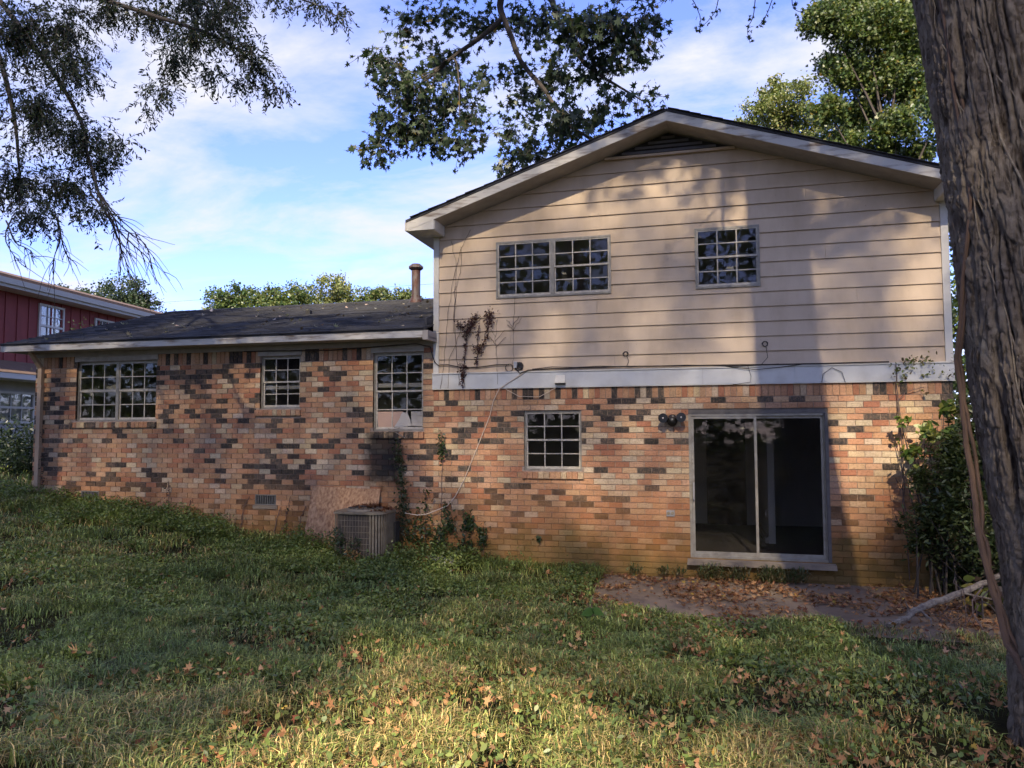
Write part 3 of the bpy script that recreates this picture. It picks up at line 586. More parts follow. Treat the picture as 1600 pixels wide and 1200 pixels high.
# crawl-space vents
for _, a, b, z0, z1 in VENTS:
    v = obj('crawl_vent', MB().box(a + .004, b - .004, 0.055, 0.07, z0 + .004, z1 - .004).mesh('crawl_vent', 'unit_dark'), house)
    n = 11; w = (b - a - 0.03) / n
    for i in range(n): xx = a + 0.015 + (i + .5) * w; obj('slat', MB().hexa([(xx - .004, 0.006, z0 + .012), (xx + .005, 0.006, z0 + .012), (xx + .003, 0.03, z0 + .012), (xx - .004, 0.03, z0 + .012), (xx - .004, 0.006, z1 - .014), (xx + .005, 0.006, z1 - .014), (xx + .003, 0.03, z1 - .014), (xx - .004, 0.03, z1 - .014)]).mesh('slat', 'aluminium'), v)
    f = MB(); f.box(a, b, 0.0, 0.034, z0, z0 + .011); f.box(a, b, 0.0, 0.034, z1 - .013, z1); f.box(a, a + .012, 0.0, 0.034, z0 + .011, z1 - .013); f.box(b - .012, b, 0, 0.034, z0 + .011, z1 - .013)
    obj('vent_frame', f.mesh('vent_frame', 'aluminium'), v)
obj('vent_ledge', MB().box(-6.80, -6.36, -0.018, 0.03, 0.59, 0.645).mesh('vent_ledge', 'concrete'), house)
# twin flood light
fl_ = obj('security_light', MB().lathe([(0.0, 0.0), (0.055, 0.0), (0.058, 0.02), (0.04, 0.035)], 0, 0, 16).mesh('security_light', 'black_plastic', True), house, label='black twin flood light with motion sensor')
fl_.data.transform(Matrix.Translation((-0.215, 0, 1.985)) @ Matrix.Rotation(R(90), 4, 'X'))
def lamp_head(c, aim, L=0.14, r=0.066):
    c = np.array(c); aim = np.array(aim) / np.linalg.norm(aim); b = MB()
    b.tube([c, c + aim * L * .35, c + aim * L * .7, c + aim * L], [r * .45, r * .7, r * .97, r], 18); o = obj('lamp_head', b.mesh('lamp_head', 'black_plastic', False), fl_)
    obj('lamp_lens', MB().tube([c + aim * (L + .0005), c + aim * (L + .004)], [r * .18, r * .12], 12).mesh('lamp_lens', 'lens'), o if False else fl_)
lamp_head((-0.30, -0.05, 1.985), (-0.25, -1, 0.02)); lamp_head((-0.12, -0.05, 1.99), (0.22, -1, 0.05))
obj('motion_sensor', MB().tube([(-0.215, -0.03, 1.955), (-0.215, -0.075, 1.945), (-0.215, -0.12, 1.935)], [0.045, 0.072, 0.064], 14).mesh('motion_sensor', 'black_plastic', True), fl_)
obj('light_arm', MB().tube([(-0.30, -0.05, 1.985), (-0.215, -0.035, 1.99), (-0.12, -0.05, 1.99)], 0.014, 8).mesh('light_arm', 'black_plastic'), fl_)
po = obj('power_outlet', MB().box(-0.315, -0.205, -0.022, -0.001, 0.635, 0.72).mesh('power_outlet', 'outlet_metal'), house)
for cx in (-0.286, -0.234): obj('socket_cover', MB().tube([(cx, -0.022, 0.68), (cx, -0.034, 0.68)], 0.021, 14).mesh('socket_cover', 'unit_metal'), po)
# exhaust hood on the band
hv = MB().hexa([(-1.865, -0.10, 2.505), (-1.705, -0.10, 2.505), (-1.705, -0.035, 2.495), (-1.865, -0.035, 2.495), (-1.85, -0.045, 2.615), (-1.72, -0.045, 2.615), (-1.72, -0.035, 2.62), (-1.85, -0.035, 2.62)])
hv = obj('exhaust_hood', hv.mesh('exhaust_hood', 'trim_white'), house); obj('exhaust_flap', MB().box(-1.855, -1.715, -0.099, -0.036, 2.482, 2.494).mesh('exhaust_flap', 'unit_dark'), hv)
# downspout
ds = MB(); ds.box(-11.085, -11.005, -0.075, -0.012, 0.78, 2.93); ds.hexa([(-11.085, -0.075, 2.93), (-11.005, -0.075, 2.93), (-11.005, -0.012, 2.93), (-11.085, -0.012, 2.93), (-11.085, -0.30, 3.19), (-11.005, -0.30, 3.19), (-11.005, -0.235, 3.19), (-11.085, -0.235, 3.19)])
dsp = obj('downspout', ds.mesh('downspout', 'drain_paint'), house)
for z in (1.55, 2.6): obj('strap', MB().box(-11.10, -10.99, -0.080, -0.002, z, z + .03).mesh('strap', 'drain_paint'), dsp)

# ------------------------------------------------------------------ leaf templates and scatter
def star(n=5, deep=0.45):
    p = []
    for i in range(n * 2 - 1):
        a = R(-200 + 40 + i * (320 / (2 * n - 2))) + math.pi / 2 + R(-140 + 180); r = 1.0 if i % 2 == 0 else deep
        if i in (0, 2 * n - 2): r = 0.72
        th = R(-70) + R(320) * i / (2 * n - 2); p.append((r * math.cos(th) * 0.5, r * math.sin(th) * 0.5, 0.0))
    p.append((0.05, -0.36, 0)); return np.array(p)
STAR = np.array([(0.04, -0.10, 0), (0.30, -0.30, 0), (0.26, -0.08, 0), (0.58, 0.02, .03), (0.24, 0.12, 0), (0.36, 0.46, .04), (0.12, 0.30, 0), (0, 0.64, .03), (-0.12, 0.30, 0), (-0.36, 0.46, .04), (-0.24, 0.12, 0), (-0.58, 0.02, .03), (-0.26, -0.08, 0), (-0.30, -0.30, 0), (-0.04, -0.10, 0)])
OVAL = np.array([(0, -0.5, 0), (0.17, -0.22, .03), (0.20, 0.08, .04), (0.10, 0.36, .01), (0, 0.55, -.03), (-0.10, 0.36, .01), (-0.20, 0.08, .04), (-0.17, -0.22, .03)])
BROAD = np.array([(0, -0.45, 0), (0.24, -0.28, .04), (0.30, 0.0, .05), (0.18, 0.30, .02), (0, 0.52, -.03), (-0.18, 0.30, .02), (-0.30, 0.0, .05), (-0.24, -0.28, .04)])
QUAD = np.array([(-0.32, -0.5, 0), (0.35, -0.38, .05), (0.42, 0.4, 0), (-0.1, 0.55, .06), (-0.45, 0.12, 0)])
def rots(n, up=0.0, rg=rng):
    """random rotation matrices; up>0 biases the leaf normal upward"""
    z = rg.normal(size=(n, 3)); z[:, 2] = np.abs(z[:, 2]) + up if up > 0 else z[:, 2]; z /= np.linalg.norm(z, axis=1)[:, None]
    a = rg.normal(size=(n, 3)); x = np.cross(a, z); x /= np.linalg.norm(x, axis=1)[:, None]; y = np.cross(z, x)
    return np.stack([x, y, z], axis=2)
def leaves(name, P, size, T, cols, material='leaf', up=0.0, rot=None, curl=0.0):
    n = len(P); M = rots(n, up) if rot is None else rot; sz = size * rng.uniform(0.6, 1.25, n)
    TT = np.repeat(T[None], n, 0) * sz[:, None, None]; TT[:, :, 0] *= rng.uniform(.65, 1.1, n)[:, None]; TT[:, :, 1] *= rng.uniform(.8, 1.15, n)[:, None]; TT[:, :, 0] += rng.uniform(-.25, .25, n)[:, None] * TT[:, :, 1]
    if curl > 0:
        cx = rng.uniform(-curl, curl, n)[:, None]; TT[:, :, 2] += cx * TT[:, :, 0] ** 2 / sz[:, None] * 2 + rng.uniform(0, curl, n)[:, None] * TT[:, :, 1] ** 2 / sz[:, None] * 1.5
    V = np.einsum('nij,nkj->nki', M, TT) + P[:, None, :]
    return np_mesh(name, V, [list(range(len(T)))], cols, material)
def shades(n, cs, jit=0.2, w=None):
    cs = np.array(cs); i = rng.choice(len(cs), n, p=None if w is None else np.array(w) / sum(w)); return np.clip(cs[i] * rng.uniform(1 - jit, 1 + jit, (n, 1)) * rng.uniform(.93, 1.07, (n, 3)), 0, 1)
def inblob(c, r, n, shell=0.35, flat=(1, 1, 1)):
    d = rng.normal(size=(n, 3)); d /= np.linalg.norm(d, axis=1)[:, None]; rad = rng.uniform(0, 1, n) ** shell
    return np.array(c) + d * rad[:, None] * r * np.array(flat)

# thins unseen canopy leaves so sun falls on chosen wall and lawn spots
def shade_keep(P):
    t = -P[:, 1] / 0.5; xw = P[:, 0] - 0.045 * t; zw = P[:, 2] - 0.35 * t
    gr = zw < -0.15; tg = (P[:, 2] + 0.05) / 0.35; xg = P[:, 0] - 0.045 * tg; yg = P[:, 1] + 0.5 * tg
    def blob(x, y, cx, cy, rx, ry): return np.exp(-(((x - cx) / rx) ** 2 + ((y - cy) / ry) ** 2) ** 1.5)
    w = np.zeros(len(P))
    for cx, cz, rx, rz, s in ((2.45, 1.55, 1.0, 1.05, 1.0), (2.8, 3.5, .5, .9, .60), (0.2, 2.3, 1.6, .45, .55), (-1.0, 1.2, 2.6, 1.0, .62), (-3.2, 1.6, 0.9, .7, .80), (-2.6, 3.2, .9, .5, .35), (-.3, 5.1, .5, .6, .55), (0.7, 4.8, .4, .5, .5), (-1.3, 4.8, .4, .3, .4),
                              (2.9, 4.4, .5, .5, .6), (-0.4, 3.1, .35, .7, .55), (0.7, 3.2, .45, .6, .45), (-4.9, 1.0, .7, .35, .55), (1.45, 2.6, .35, .35, .8), (-10.9, 1.2, .35, .9, .4), (-3.0, 4.1, .5, .35, .35), (-.6, .2, 2.2, .5, .35)):
        w = np.maximum(w, s * blob(xw, zw, cx, cz, rx, rz))
    w = np.where(zw > 5.9, 0.15, w)
    v = np.zeros(len(P))
    for cx, cy, rx, ry, s in ((-1.2, -6.5, 1.6, 1.9, 1.0), (-2.2, -4.9, .7, .55, .85), (-.2, -6.9, 1.3, 1.2, .9), (-3.4, -7.2, 1.3, .8, .4), (-3.3, -0.7, .8, .35, .9), (-2.0, -0.9, .5, .3, .7), (0.9, -0.9, .55, .22, .8), (2.6, -2.6, .7, .4, .6), (-7.0, -4.4, 1.6, .7, .35), (1.2, -5.6, .4, .3, .6), (-9.5, -2.2, 2, .6, .3), (-5.6, -3.4, .5, .3, .4)):
        v = np.maximum(v, s * blob(xg, yg, cx, cy, rx, ry))
    lit = np.where(gr, v, w)
    lit = np.maximum(lit, np.where(gr, .30, np.where(xw < -4.6, .26, np.where(zw > 2.75, .25, .38))))
    return rng.uniform(0, 1, len(P)) > lit

def twiggy(blobs, per_m3, leaf_n, droop, seg=0.33):
    """twigs running through the blobs; returns twig list, leaf positions and directions"""
    tw, LP, LD = [], [], []
    for c, r in blobs:
        k = max(2, int(per_m3 * r * r)); c = np.array(c)
        for _ in range(k):
            d = rng.normal(size=3); d /= np.linalg.norm(d); p = c + d * r * rng.uniform(0, 0.9); di = (d * 0.8 + rng.normal(size=3) * .5 + np.array([0, 0, -droop])); di /= np.linalg.norm(di)
            pts = [p.copy()]; m = int(leaf_n * rng.uniform(.6, 1.3))
            for i in range(m):
                di = di + rng.normal(size=3) * .12 + np.array([0, 0, -0.06 * droop]); di /= np.linalg.norm(di); p = p + di * seg / leaf_n; pts.append(p.copy())
                sd = np.cross(di, rng.normal(size=3)); sd /= np.linalg.norm(sd); LP.append(p + sd * 0.02); LD.append(sd * .8 + di * .5 + np.array([0, 0, -.25]))
            tw.append(pts)
    return tw, np.array(LP), np.array(LD)
def dirrot(D):
    y = D / np.linalg.norm(D, axis=1)[:, None]; a = rng.normal(size=y.shape); x = np.cross(a, y); x /= np.linalg.norm(x, axis=1)[:, None]; z = np.cross(x, y); return np.stack([x, y, z], axis=2)

# ------------------------------------------------------------------ big foreground tree (thick furrowed trunk at right)
fg = thing('broadleaf_tree', 'massive tree with deeply furrowed dark trunk close on the right, star-leaved branches over the roof', 'tree', (2.27, -5.45, 0.05))
nth, zs = 520, np.concatenate([np.linspace(-0.25, 6.0, 620), np.linspace(6.6, 17, 60)])
th = np.linspace(0, 2 * np.pi, nth, endpoint=False); TH, ZZ = np.meshgrid(th, zs)
def ridge(f, u, v, px): return 1 - np.abs(2 * f(u, v, px) - 1)
U = TH / (2 * np.pi); wrp = 0.35 * (vn2(U * 16, ZZ * 1.9, 16) - .5) + 0.35 * (vn3(U * 48, ZZ * 6, 48) - .5)
v_ = 2 * vn1((U * 58 + wrp) % 58, ZZ * 1.35 + 1.0 * vn4(U * 12, ZZ * .7, 12), 58) - 1
w_ = 2 * vn3((U * 100 + wrp * 2) % 100, ZZ * 3.6, 100) - 1; x_ = 2 * vn2((U * 50) % 50, ZZ * 13 + 3 * vn1(U * 40, ZZ * 3, 40), 50) - 1
a3 = vn4(U * 240, ZZ * 50, 240); a4 = vn2(U * 100, ZZ * 26, 100)
deep = np.exp(-(np.abs(v_) / 0.20) ** 2); fine = np.exp(-(np.abs(w_) / 0.16) ** 2); crack = np.exp(-(np.abs(x_) / 0.09) ** 2) * (1 - deep)
disp = 0.02 - 0.034 * deep - 0.015 * fine - 0.012 * crack + 0.009 * a3 + 0.012 * a4
rad = 0.455 - 0.010 * np.clip(ZZ, 0, 20) + 0.09 * np.exp(-np.clip(ZZ + .2, 0, 9) / 0.22) * (1 + 0.4 * np.cos(3 * TH + 1)) + 0.02 * np.exp(-np.clip(ZZ, 0, 9) / 1.2)
rad = rad * (1 + 0.03 * np.sin(2 * TH + ZZ * .5)); rr = rad + disp
lean = np.interp(ZZ, [-.3, 0, 1, 2, 3, 4, 6.4, 17], [0.16, 0.15, 0.11, -0.02, -0.10, -0.21, -0.50, -1.0])
bx = 2.30; VX = bx + lean + rr * np.cos(TH); VY = -5.45 + rr * np.sin(TH); nz_ = len(zs)
me = bpy.data.meshes.new('trunk'); me.vertices.add(nth * nz_); me.vertices.foreach_set('co', np.stack([VX, VY, ZZ], -1).astype(np.float32).ravel())
jj, ii = np.meshgrid(np.arange(nth), np.arange(nz_ - 1)); q = np.stack([ii * nth + jj, ii * nth + (jj + 1) % nth, (ii + 1) * nth + (jj + 1) % nth, (ii + 1) * nth + jj], -1).reshape(-1, 4)
me.loops.add(q.size); me.loops.foreach_set('vertex_index', q.ravel().astype(np.int32)); me.polygons.add(len(q)); me.polygons.foreach_set('loop_start', (np.arange(len(q)) * 4).astype(np.int32)); me.polygons.foreach_set('use_smooth', np.ones(len(q), bool)); me.update(calc_edges=True)
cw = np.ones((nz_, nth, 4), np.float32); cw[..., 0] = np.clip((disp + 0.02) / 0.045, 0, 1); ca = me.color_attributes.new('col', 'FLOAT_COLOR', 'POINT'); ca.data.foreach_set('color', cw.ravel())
mb_ = bpy.data.materials.new('big_bark'); mb_.use_nodes = True; MAT['big_bark'] = mb_; nt_ = mb_.node_tree; b_ = nt_.nodes['Principled BSDF']; b_.inputs['Roughness'].default_value = .95; b_.inputs['Specular IOR Level'].default_value = .12
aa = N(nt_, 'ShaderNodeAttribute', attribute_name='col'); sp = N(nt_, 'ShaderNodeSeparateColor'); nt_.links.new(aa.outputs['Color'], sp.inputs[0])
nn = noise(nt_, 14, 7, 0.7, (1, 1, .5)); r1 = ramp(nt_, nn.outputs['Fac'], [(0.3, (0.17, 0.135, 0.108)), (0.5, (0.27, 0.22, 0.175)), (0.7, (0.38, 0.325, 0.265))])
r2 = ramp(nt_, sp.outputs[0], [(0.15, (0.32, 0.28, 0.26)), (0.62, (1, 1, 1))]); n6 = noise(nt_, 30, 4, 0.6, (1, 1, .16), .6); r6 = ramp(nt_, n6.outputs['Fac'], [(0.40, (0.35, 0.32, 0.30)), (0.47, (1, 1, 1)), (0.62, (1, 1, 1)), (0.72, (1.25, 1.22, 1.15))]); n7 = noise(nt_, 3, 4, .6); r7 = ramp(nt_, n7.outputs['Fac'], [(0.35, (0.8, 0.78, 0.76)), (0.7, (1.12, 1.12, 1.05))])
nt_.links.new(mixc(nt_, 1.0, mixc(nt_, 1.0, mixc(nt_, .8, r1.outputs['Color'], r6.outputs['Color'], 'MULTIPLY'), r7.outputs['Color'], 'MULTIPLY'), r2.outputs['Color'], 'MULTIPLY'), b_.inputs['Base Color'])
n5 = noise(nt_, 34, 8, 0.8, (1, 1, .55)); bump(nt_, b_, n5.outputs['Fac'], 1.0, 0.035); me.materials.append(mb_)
obj('trunk', me, fg)
B = [(-5.46, 1.9, 8.8, 0.42), (-5.02, 2.07, 8.33, 0.6), (-5.34, 2.23, 7.7, 0.49), (-5.81, 2.4, 7.31, 0.35), (-4.88, 2.57, 7.66, 0.56), (-4.49, 2.73, 8.32, 0.56), (-4.68, 2.9, 9.2, 0.44), (-3.98, 1.98, 7.15, 0.33), (-3.72, 2.15, 7.61, 0.29), (-5.13, 2.32, 9.73, 0.37), (-4.4, 2.48, 9.84, 0.34), (-3.68, 2.65, 9.7, 0.37), (-2.72, 2.82, 9.72, 0.55), (-1.83, 1.9, 8.9, 0.5), (-1.18, 2.07, 8.96, 0.5), (-0.63, 2.23, 9.15, 0.34), (-0.88, 2.4, 8.63, 0.4), (-1.59, 2.57, 8.63, 0.47), (-2.34, 2.73, 8.56, 0.42), (-2.87, 2.9, 8.21, 0.43), (-2.08, 1.98, 7.36, 0.45), (-3.06, 2.15, 7.3, 0.29), (-2.62, 2.32, 6.96, 0.41), (-3.27, 2.48, 6.9, 0.26), (-1.97, 2.65, 7.38, 0.35), (-3.22, 2.82, 8.72, 0.27), (-1.28, 1.9, 7.57, 0.24), (-0.75, 2.07, 7.58, 0.22), (-1.44, 2.23, 7.27, 0.25), (-0.44, 2.4, 7.58, 0.11), (-3.66, 2.57, 8.52, 0.27)]
lm = MB()
def limb(p, r0, r1, n=8):
    p = [np.array(q, float) for q in p]; k = len(p); out = []
    for i in range(k - 1):  # smooth
        a = p[max(i - 1, 0)]; b = p[i]; c = p[i + 1]; d = p[min(i + 2, k - 1)]
        for s in np.linspace(0, 1, 4, endpoint=False): out.append(0.5 * ((2 * b) + (c - a) * s + (2 * a - 5 * b + 4 * c - d) * s ** 2 + (3 * b - a - 3 * c + d) * s ** 3))
    out.append(p[-1]); m = len(out); lm.tube([o + rng.normal(size=3) * min(r0, .03) * .25 for o in out], [r0 + (r1 - r0) * i / (m - 1) for i in range(m)], n)
limb([(1.6, -5.4, 12.5), (0.5, -2.8, 14.2), (-2.0, 0.8, 12.6), (-3.298, 2.4, 10.131), (-3.325, 2.4, 9.514), (-4.118, 2.4, 9.002), (-4.89, 2.4, 8.473), (-5.68, 2.4, 7.804)], 0.11, 0.010)
limb([(-3.3, 2.4, 9.6), (-2.933, 2.4, 8.66), (-2.512, 2.4, 8.061), (-2.101, 2.4, 7.415), (-1.581, 2.4, 6.947), (-1.187, 2.4, 6.477)], 0.055, 0.014)
limb([(-1.2, 0, 13.2), (-2.3, 2.3, 11.2), (-2.421, 2.6, 10.113), (-2.184, 2.6, 9.213), (-1.771, 2.6, 8.547), (-1.247, 2.6, 8.12), (-0.679, 2.6, 7.696)], 0.09, 0.01)
for c in ((-5.02, 2.07, 8.33), (-4.88, 2.57, 7.66), (-5.46, 1.9, 8.8), (-3.98, 1.98, 7.15)): limb([(-4.3, 2.4, 8.9), ((-4.3 + c[0]) / 2, 2.3, 8.6), c], 0.025, 0.006, 6)
for c in ((-1.83, 1.9, 8.9), (-0.88, 2.4, 8.63), (-0.63, 2.23, 9.15)): limb([(-2.2, 2.6, 9.2), ((-2.2 + c[0]) / 2, 2.3, 9.1), c], 0.02, 0.006, 6)
SH = [(-4.0, -3.5, 15.2, 2.4), (-1.5, -5.0, 15.8, 2.6), (1.0, -6.0, 16.5, 2.8), (3.5, -5.5, 16, 2.6), (-6.0, -3.0, 14.3, 2.0), (5.5, -6, 13.5, 2.4), (2.5, -8.5, 12.5, 2.4), (0, -8.8, 13.5, 2.2), (-2.6, -1.8, 14.8, 2.0), (6.0, -8.5, 11.0, 2.2), (5.2, -3.0, 13, 2.0)]
for x, y, z, r in SH: limb([(1.6, -5.4, min(z - 3, 12)), ((1.6 + x) / 2, (-5.4 + y) / 2, z - 1.2), (x, y, z)], 0.14, 0.03, 7)
# hanging sprigs near the camera
CT = [[(0.03, -3.0, 6.5), (0.187, -3.0, 6.177), (0.247, -3.0, 5.999), (0.232, -3.0, 5.867)], [(0.472, -3.0, 6.45), (0.407, -3.0, 6.11), (0.342, -3.0, 5.999), (0.233, -3.0, 5.9)], [(0.81, -3.0, 6.5), (0.763, -3.0, 5.991), (0.698, -3.0, 5.834), (0.719, -3.0, 5.679)], [(1.051, -3.0, 6.4), (0.928, -3.0, 6.065), (0.865, -3.0, 5.923), (0.802, -3.0, 5.852)], [(1.14, -3.0, 6.4), (1.125, -3.0, 6.016), (1.224, -3.0, 5.922)]]
for t_ in CT: limb(t_, 0.006, 0.002, 5)
limb([(1.2, -5.2, 9.5), (0.9, -3.9, 8.4), (0.8, -3.1, 6.9), (0.81, -3.0, 6.5)], 0.05, 0.007, 6); limb([(0.85, -3.3, 7.3), (0.4, -3.0, 6.7), (0.03, -3.0, 6.5)], 0.012, 0.005, 5); limb([(0.83, -3.1, 6.9), (1.1, -3.0, 6.6), (1.14, -3.0, 6.4)], 0.012, 0.005, 5); limb([(0.6, -3.05, 6.9), (0.5, -3, 6.6), (0.472, -3, 6.45)], .01, .005, 5); limb([(1.1, -3, 6.6), (1.05, -3, 6.5), (1.051, -3, 6.4)], .008, .005, 5)
obj('limbs', lm.mesh('limbs', 'limb_bark'), fg)
tw, LP, LD = twiggy([(b[:3], b[3]) for b in B], 290, 5, 0.7, 0.36)
LP = LP + rng.normal(size=LP.shape) * 0.045
GREEN_D = [(0.036, 0.055, 0.030), (0.026, 0.041, 0.022), (0.048, 0.070, 0.034)]
cc = shades(len(LP), GREEN_D + [(0.20, 0.15, 0.04)], .25, [5, 5, 4, .25])
obj('foliage', leaves('foliage', LP, 0.155, STAR, cc, rot=dirrot(LD + np.array([0, 0, -.3])), curl=.35), fg)
tm = MB(); [tm.tube(p, 0.004, 4) for p in tw]; obj('twigs', tm.mesh('twigs', 'limb_bark'), fg)
P = []
for t_ in CT:
    for a, b in zip(t_[1:-1], t_[2:]):
        for s in np.linspace(0, 1, 7): P.append(np.array(a) + (np.array(b) - np.array(a)) * s + rng.normal(size=3) * .022)
P = np.array(P); obj('foliage', leaves('foliage', P, 0.055, STAR, shades(len(P), GREEN_D), curl=.6), fg)
P = np.concatenate([inblob((x, y, z), r, int(1500 * r), 0.45, (1, 1, .8)) for x, y, z, r in SH]); P = P[shade_keep(P) & outside_view(P, 60)]  # upper crown out of view, placed for shade and thinned around the sun spots
obj('crown', leaves('crown', P, 0.24, STAR, shades(len(P), GREEN_D)), fg)

# climbing woody vines on the trunk
def wpath(pts, wob=0.02, k=6):
    pts = [np.array(p, float) for p in pts]; out = []
    for a, b in zip(pts[:-1], pts[1:]):
        for s in np.linspace(0, 1, k, endpoint=False): out.append(a + (b - a) * s + rng.normal(size=3) * wob)
    out.append(pts[-1]); return out
def on_trunk(t, z, off=0.03):
    i = int(np.clip(np.searchsorted(zs, z), 0, nz_ - 1)); j = int((t % (2 * math.pi)) / (2 * math.pi) * nth) % nth; r = rad[i, j] - .0 + off
    return (bx + lean[i, j] + r * math.cos(t), -5.45 + r * math.sin(t), z)
vine = MB()
vp = [on_trunk(3.62, 5.2, .01), on_trunk(3.60, 4.2, .015), on_trunk(3.56, 3.2, .01), (1.735, -5.4, 2.265), (1.755, -5.4, 1.906), (1.79, -5.4, 1.552), (1.81, -5.42, 1.201), (1.85, -5.45, 0.933), (1.885, -5.5, 0.63), (1.97, -5.62, 0.375), (2.05, -5.78, 0.12), (2.12, -5.85, 0.0)]
vine.tube(wpath(vp, .004, 4), [0.010 + 0.010 * min(1, i / 26) for i in range(45)], 8)
vine.tube(wpath([(p[0] + .022 + .012 * math.sin(i * 1.9), p[1] - .012, p[2]) for i, p in enumerate(vp[1:-1])], .004, 4), 0.011, 7)
for i in range(1500):
    s = rng.uniform(2.2, 10.8); k = int(s); p = np.array(vp[k]) + (np.array(vp[k + 1]) - np.array(vp[k])) * (s - k); a = rng.uniform(0, 6.28)
    d = np.array([math.cos(a), math.sin(a), rng.uniform(-.6, .9)]) * rng.uniform(.015, .05); vine.add([p, p + d + np.array([0, 0, .002]), p + d * .9], [(0, 1, 2)])
obj('climbing_vine', vine.mesh('climbing_vine', 'vine_bark'), None, 'thick hairy vine stem climbing the left edge of the big furrowed trunk', 'vine')
v2 = MB()
for t0, t1, za, zb, r in ((3.75, 4.45, 5.0, 2.2, .006), (3.55, 4.0, 3.9, 1.5, .0035), (3.5, 4.3, 3.6, .6, .0045), (4.0, 4.7, 4.2, 2.9, .004), (3.7, 4.1, 2.2, .3, .004), (4.1, 4.9, 2.6, 1.4, .0045), (3.4, 3.8, 4.6, 3.2, .003)):
    n = 26; v2.tube([on_trunk(t0 + (t1 - t0) * (s / n) + .05 * math.sin(s * .8), za + (zb - za) * s / n, .012 + .01 * abs(math.sin(s))) for s in range(n + 1)], r, 5)
obj('creeper', v2.mesh('creeper_stems', 'lichen_bark'), None, 'thin pale creeper stems running down the bark of the big trunk', 'vine')

# ------------------------------------------------------------------ left tree: drooping small leaves, bare twigs
lt = thing('elm_tree', 'small-leaved tree reaching in from the left with drooping sprays and bare twigs', 'tree', (-10.6, -6.8, 0.4))
A = [(-7.64, -3.7, 6.52, 0.54), (-7.04, -3.53, 6.13, 0.38), (-7.68, -3.37, 5.72, 0.55), (-7.16, -3.2, 5.41, 0.4), (-8.31, -3.03, 5.0, 0.5), (-7.66, -2.87, 4.91, 0.41), (-7.34, -2.7, 5.28, 0.29), (-7.34, -3.62, 4.27, 0.26), (-6.69, -3.45, 4.34, 0.19), (-6.51, -3.28, 5.19, 0.15), (-6.92, -3.12, 7.06, 0.32), (-6.4, -2.95, 6.99, 0.32), (-5.96, -2.78, 6.77, 0.36), (-5.47, -3.7, 5.92, 0.25), (-5.03, -3.53, 6.4, 0.29), (-4.81, -3.37, 6.15, 0.26), (-4.75, -3.2, 6.0, 0.22), (-4.6, -3.03, 5.75, 0.15), (-5.24, -2.87, 5.98, 0.14), (-6.48, -2.7, 6.12, 0.21), (-5.04, -3.62, 5.76, 0.18), (-5.44, -3.45, 6.73, 0.3), (-5.05, -3.28, 6.77, 0.26), (-4.49, -3.12, 6.82, 0.15), (-4.16, -2.95, 6.78, 0.17), (-3.92, -2.78, 6.72, 0.15), (-5.79, -3.7, 5.37, 0.09), (-7.9, -3.53, 4.09, 0.19), (-7.34, -3.37, 6.73, 0.47)]
lm = MB()
limb([(-10.6, -6.8, 0.2), (-10.5, -6.7, 2.5), (-10.3, -6.6, 5.0), (-10.0, -6.3, 8.5), (-9.6, -6.0, 11)], 0.30, 0.12, 14)
obj('trunk', lm.mesh('trunk', 'bark'), lt); lm = MB()
limb([(-10.2, -6.5, 6.4), (-9.8, -4.6, 8.6), (-9.221, -3.2, 8.054), (-7.898, -3.2, 6.651), (-7.268, -3.2, 5.747), (-6.944, -3.2, 4.828), (-6.79, -3.2, 4.498)], 0.055, 0.007)
limb([(-10.0, -6.3, 8.2), (-9.2, -4.4, 9.0), (-8.159, -3.2, 7.878), (-6.366, -3.2, 6.93), (-5.453, -3.2, 6.559), (-4.754, -3.2, 6.077), (-4.412, -3.2, 5.618)], 0.045, 0.005)
limb([(-9.2, -3.2, 8.0), (-8.5, -3.2, 6.6), (-8.3, -3.1, 5.6), (-8.2, -3.1, 4.6)], .05, .006); limb([(-6.9, -3.2, 7.2), (-5.2, -3.0, 7.3), (-4.5, -3.0, 7.0), (-3.92, -2.8, 6.75)], .03, .004)
TW = [[(-6.944, -3.2, 4.828), (-6.697, -3.2, 4.49), (-6.317, -3.2, 4.149), (-5.878, -3.2, 3.6)], [(-6.941, -3.2, 4.748), (-6.6, -3.2, 4.365), (-6.449, -3.2, 4.003), (-6.395, -3.2, 3.766)], [(-6.894, -3.2, 4.744), (-6.738, -3.2, 4.336), (-6.63, -3.2, 3.936), (-6.641, -3.2, 3.742)], [(-6.84, -3.2, 4.581), (-6.457, -3.2, 4.237), (-6.132, -3.2, 4.021), (-5.988, -3.2, 3.705)], [(-7.556, -3.2, 4.557), (-7.474, -3.2, 4.229), (-7.58, -3.2, 3.995), (-7.62, -3.2, 3.797)], [(-8.199, -3.2, 4.525), (-8.289, -3.2, 4.285), (-8.125, -3.2, 4.029), (-7.917, -3.2, 3.854)], [(-8.299, -3.2, 4.491), (-8.083, -3.2, 4.189), (-7.778, -3.2, 4.048), (-7.671, -3.2, 3.856)], [(-7.504, -3.2, 4.472), (-7.393, -3.2, 4.143), (-7.29, -3.2, 3.977), (-7.112, -3.2, 3.831)], [(-6.938, -3.2, 4.668), (-6.546, -3.2, 4.165), (-6.264, -3.2, 3.913), (-6.181, -3.2, 3.6)], [(-7.036, -3.2, 4.756), (-6.787, -3.2, 4.418), (-6.684, -3.2, 4.135), (-6.492, -3.2, 3.928)]]
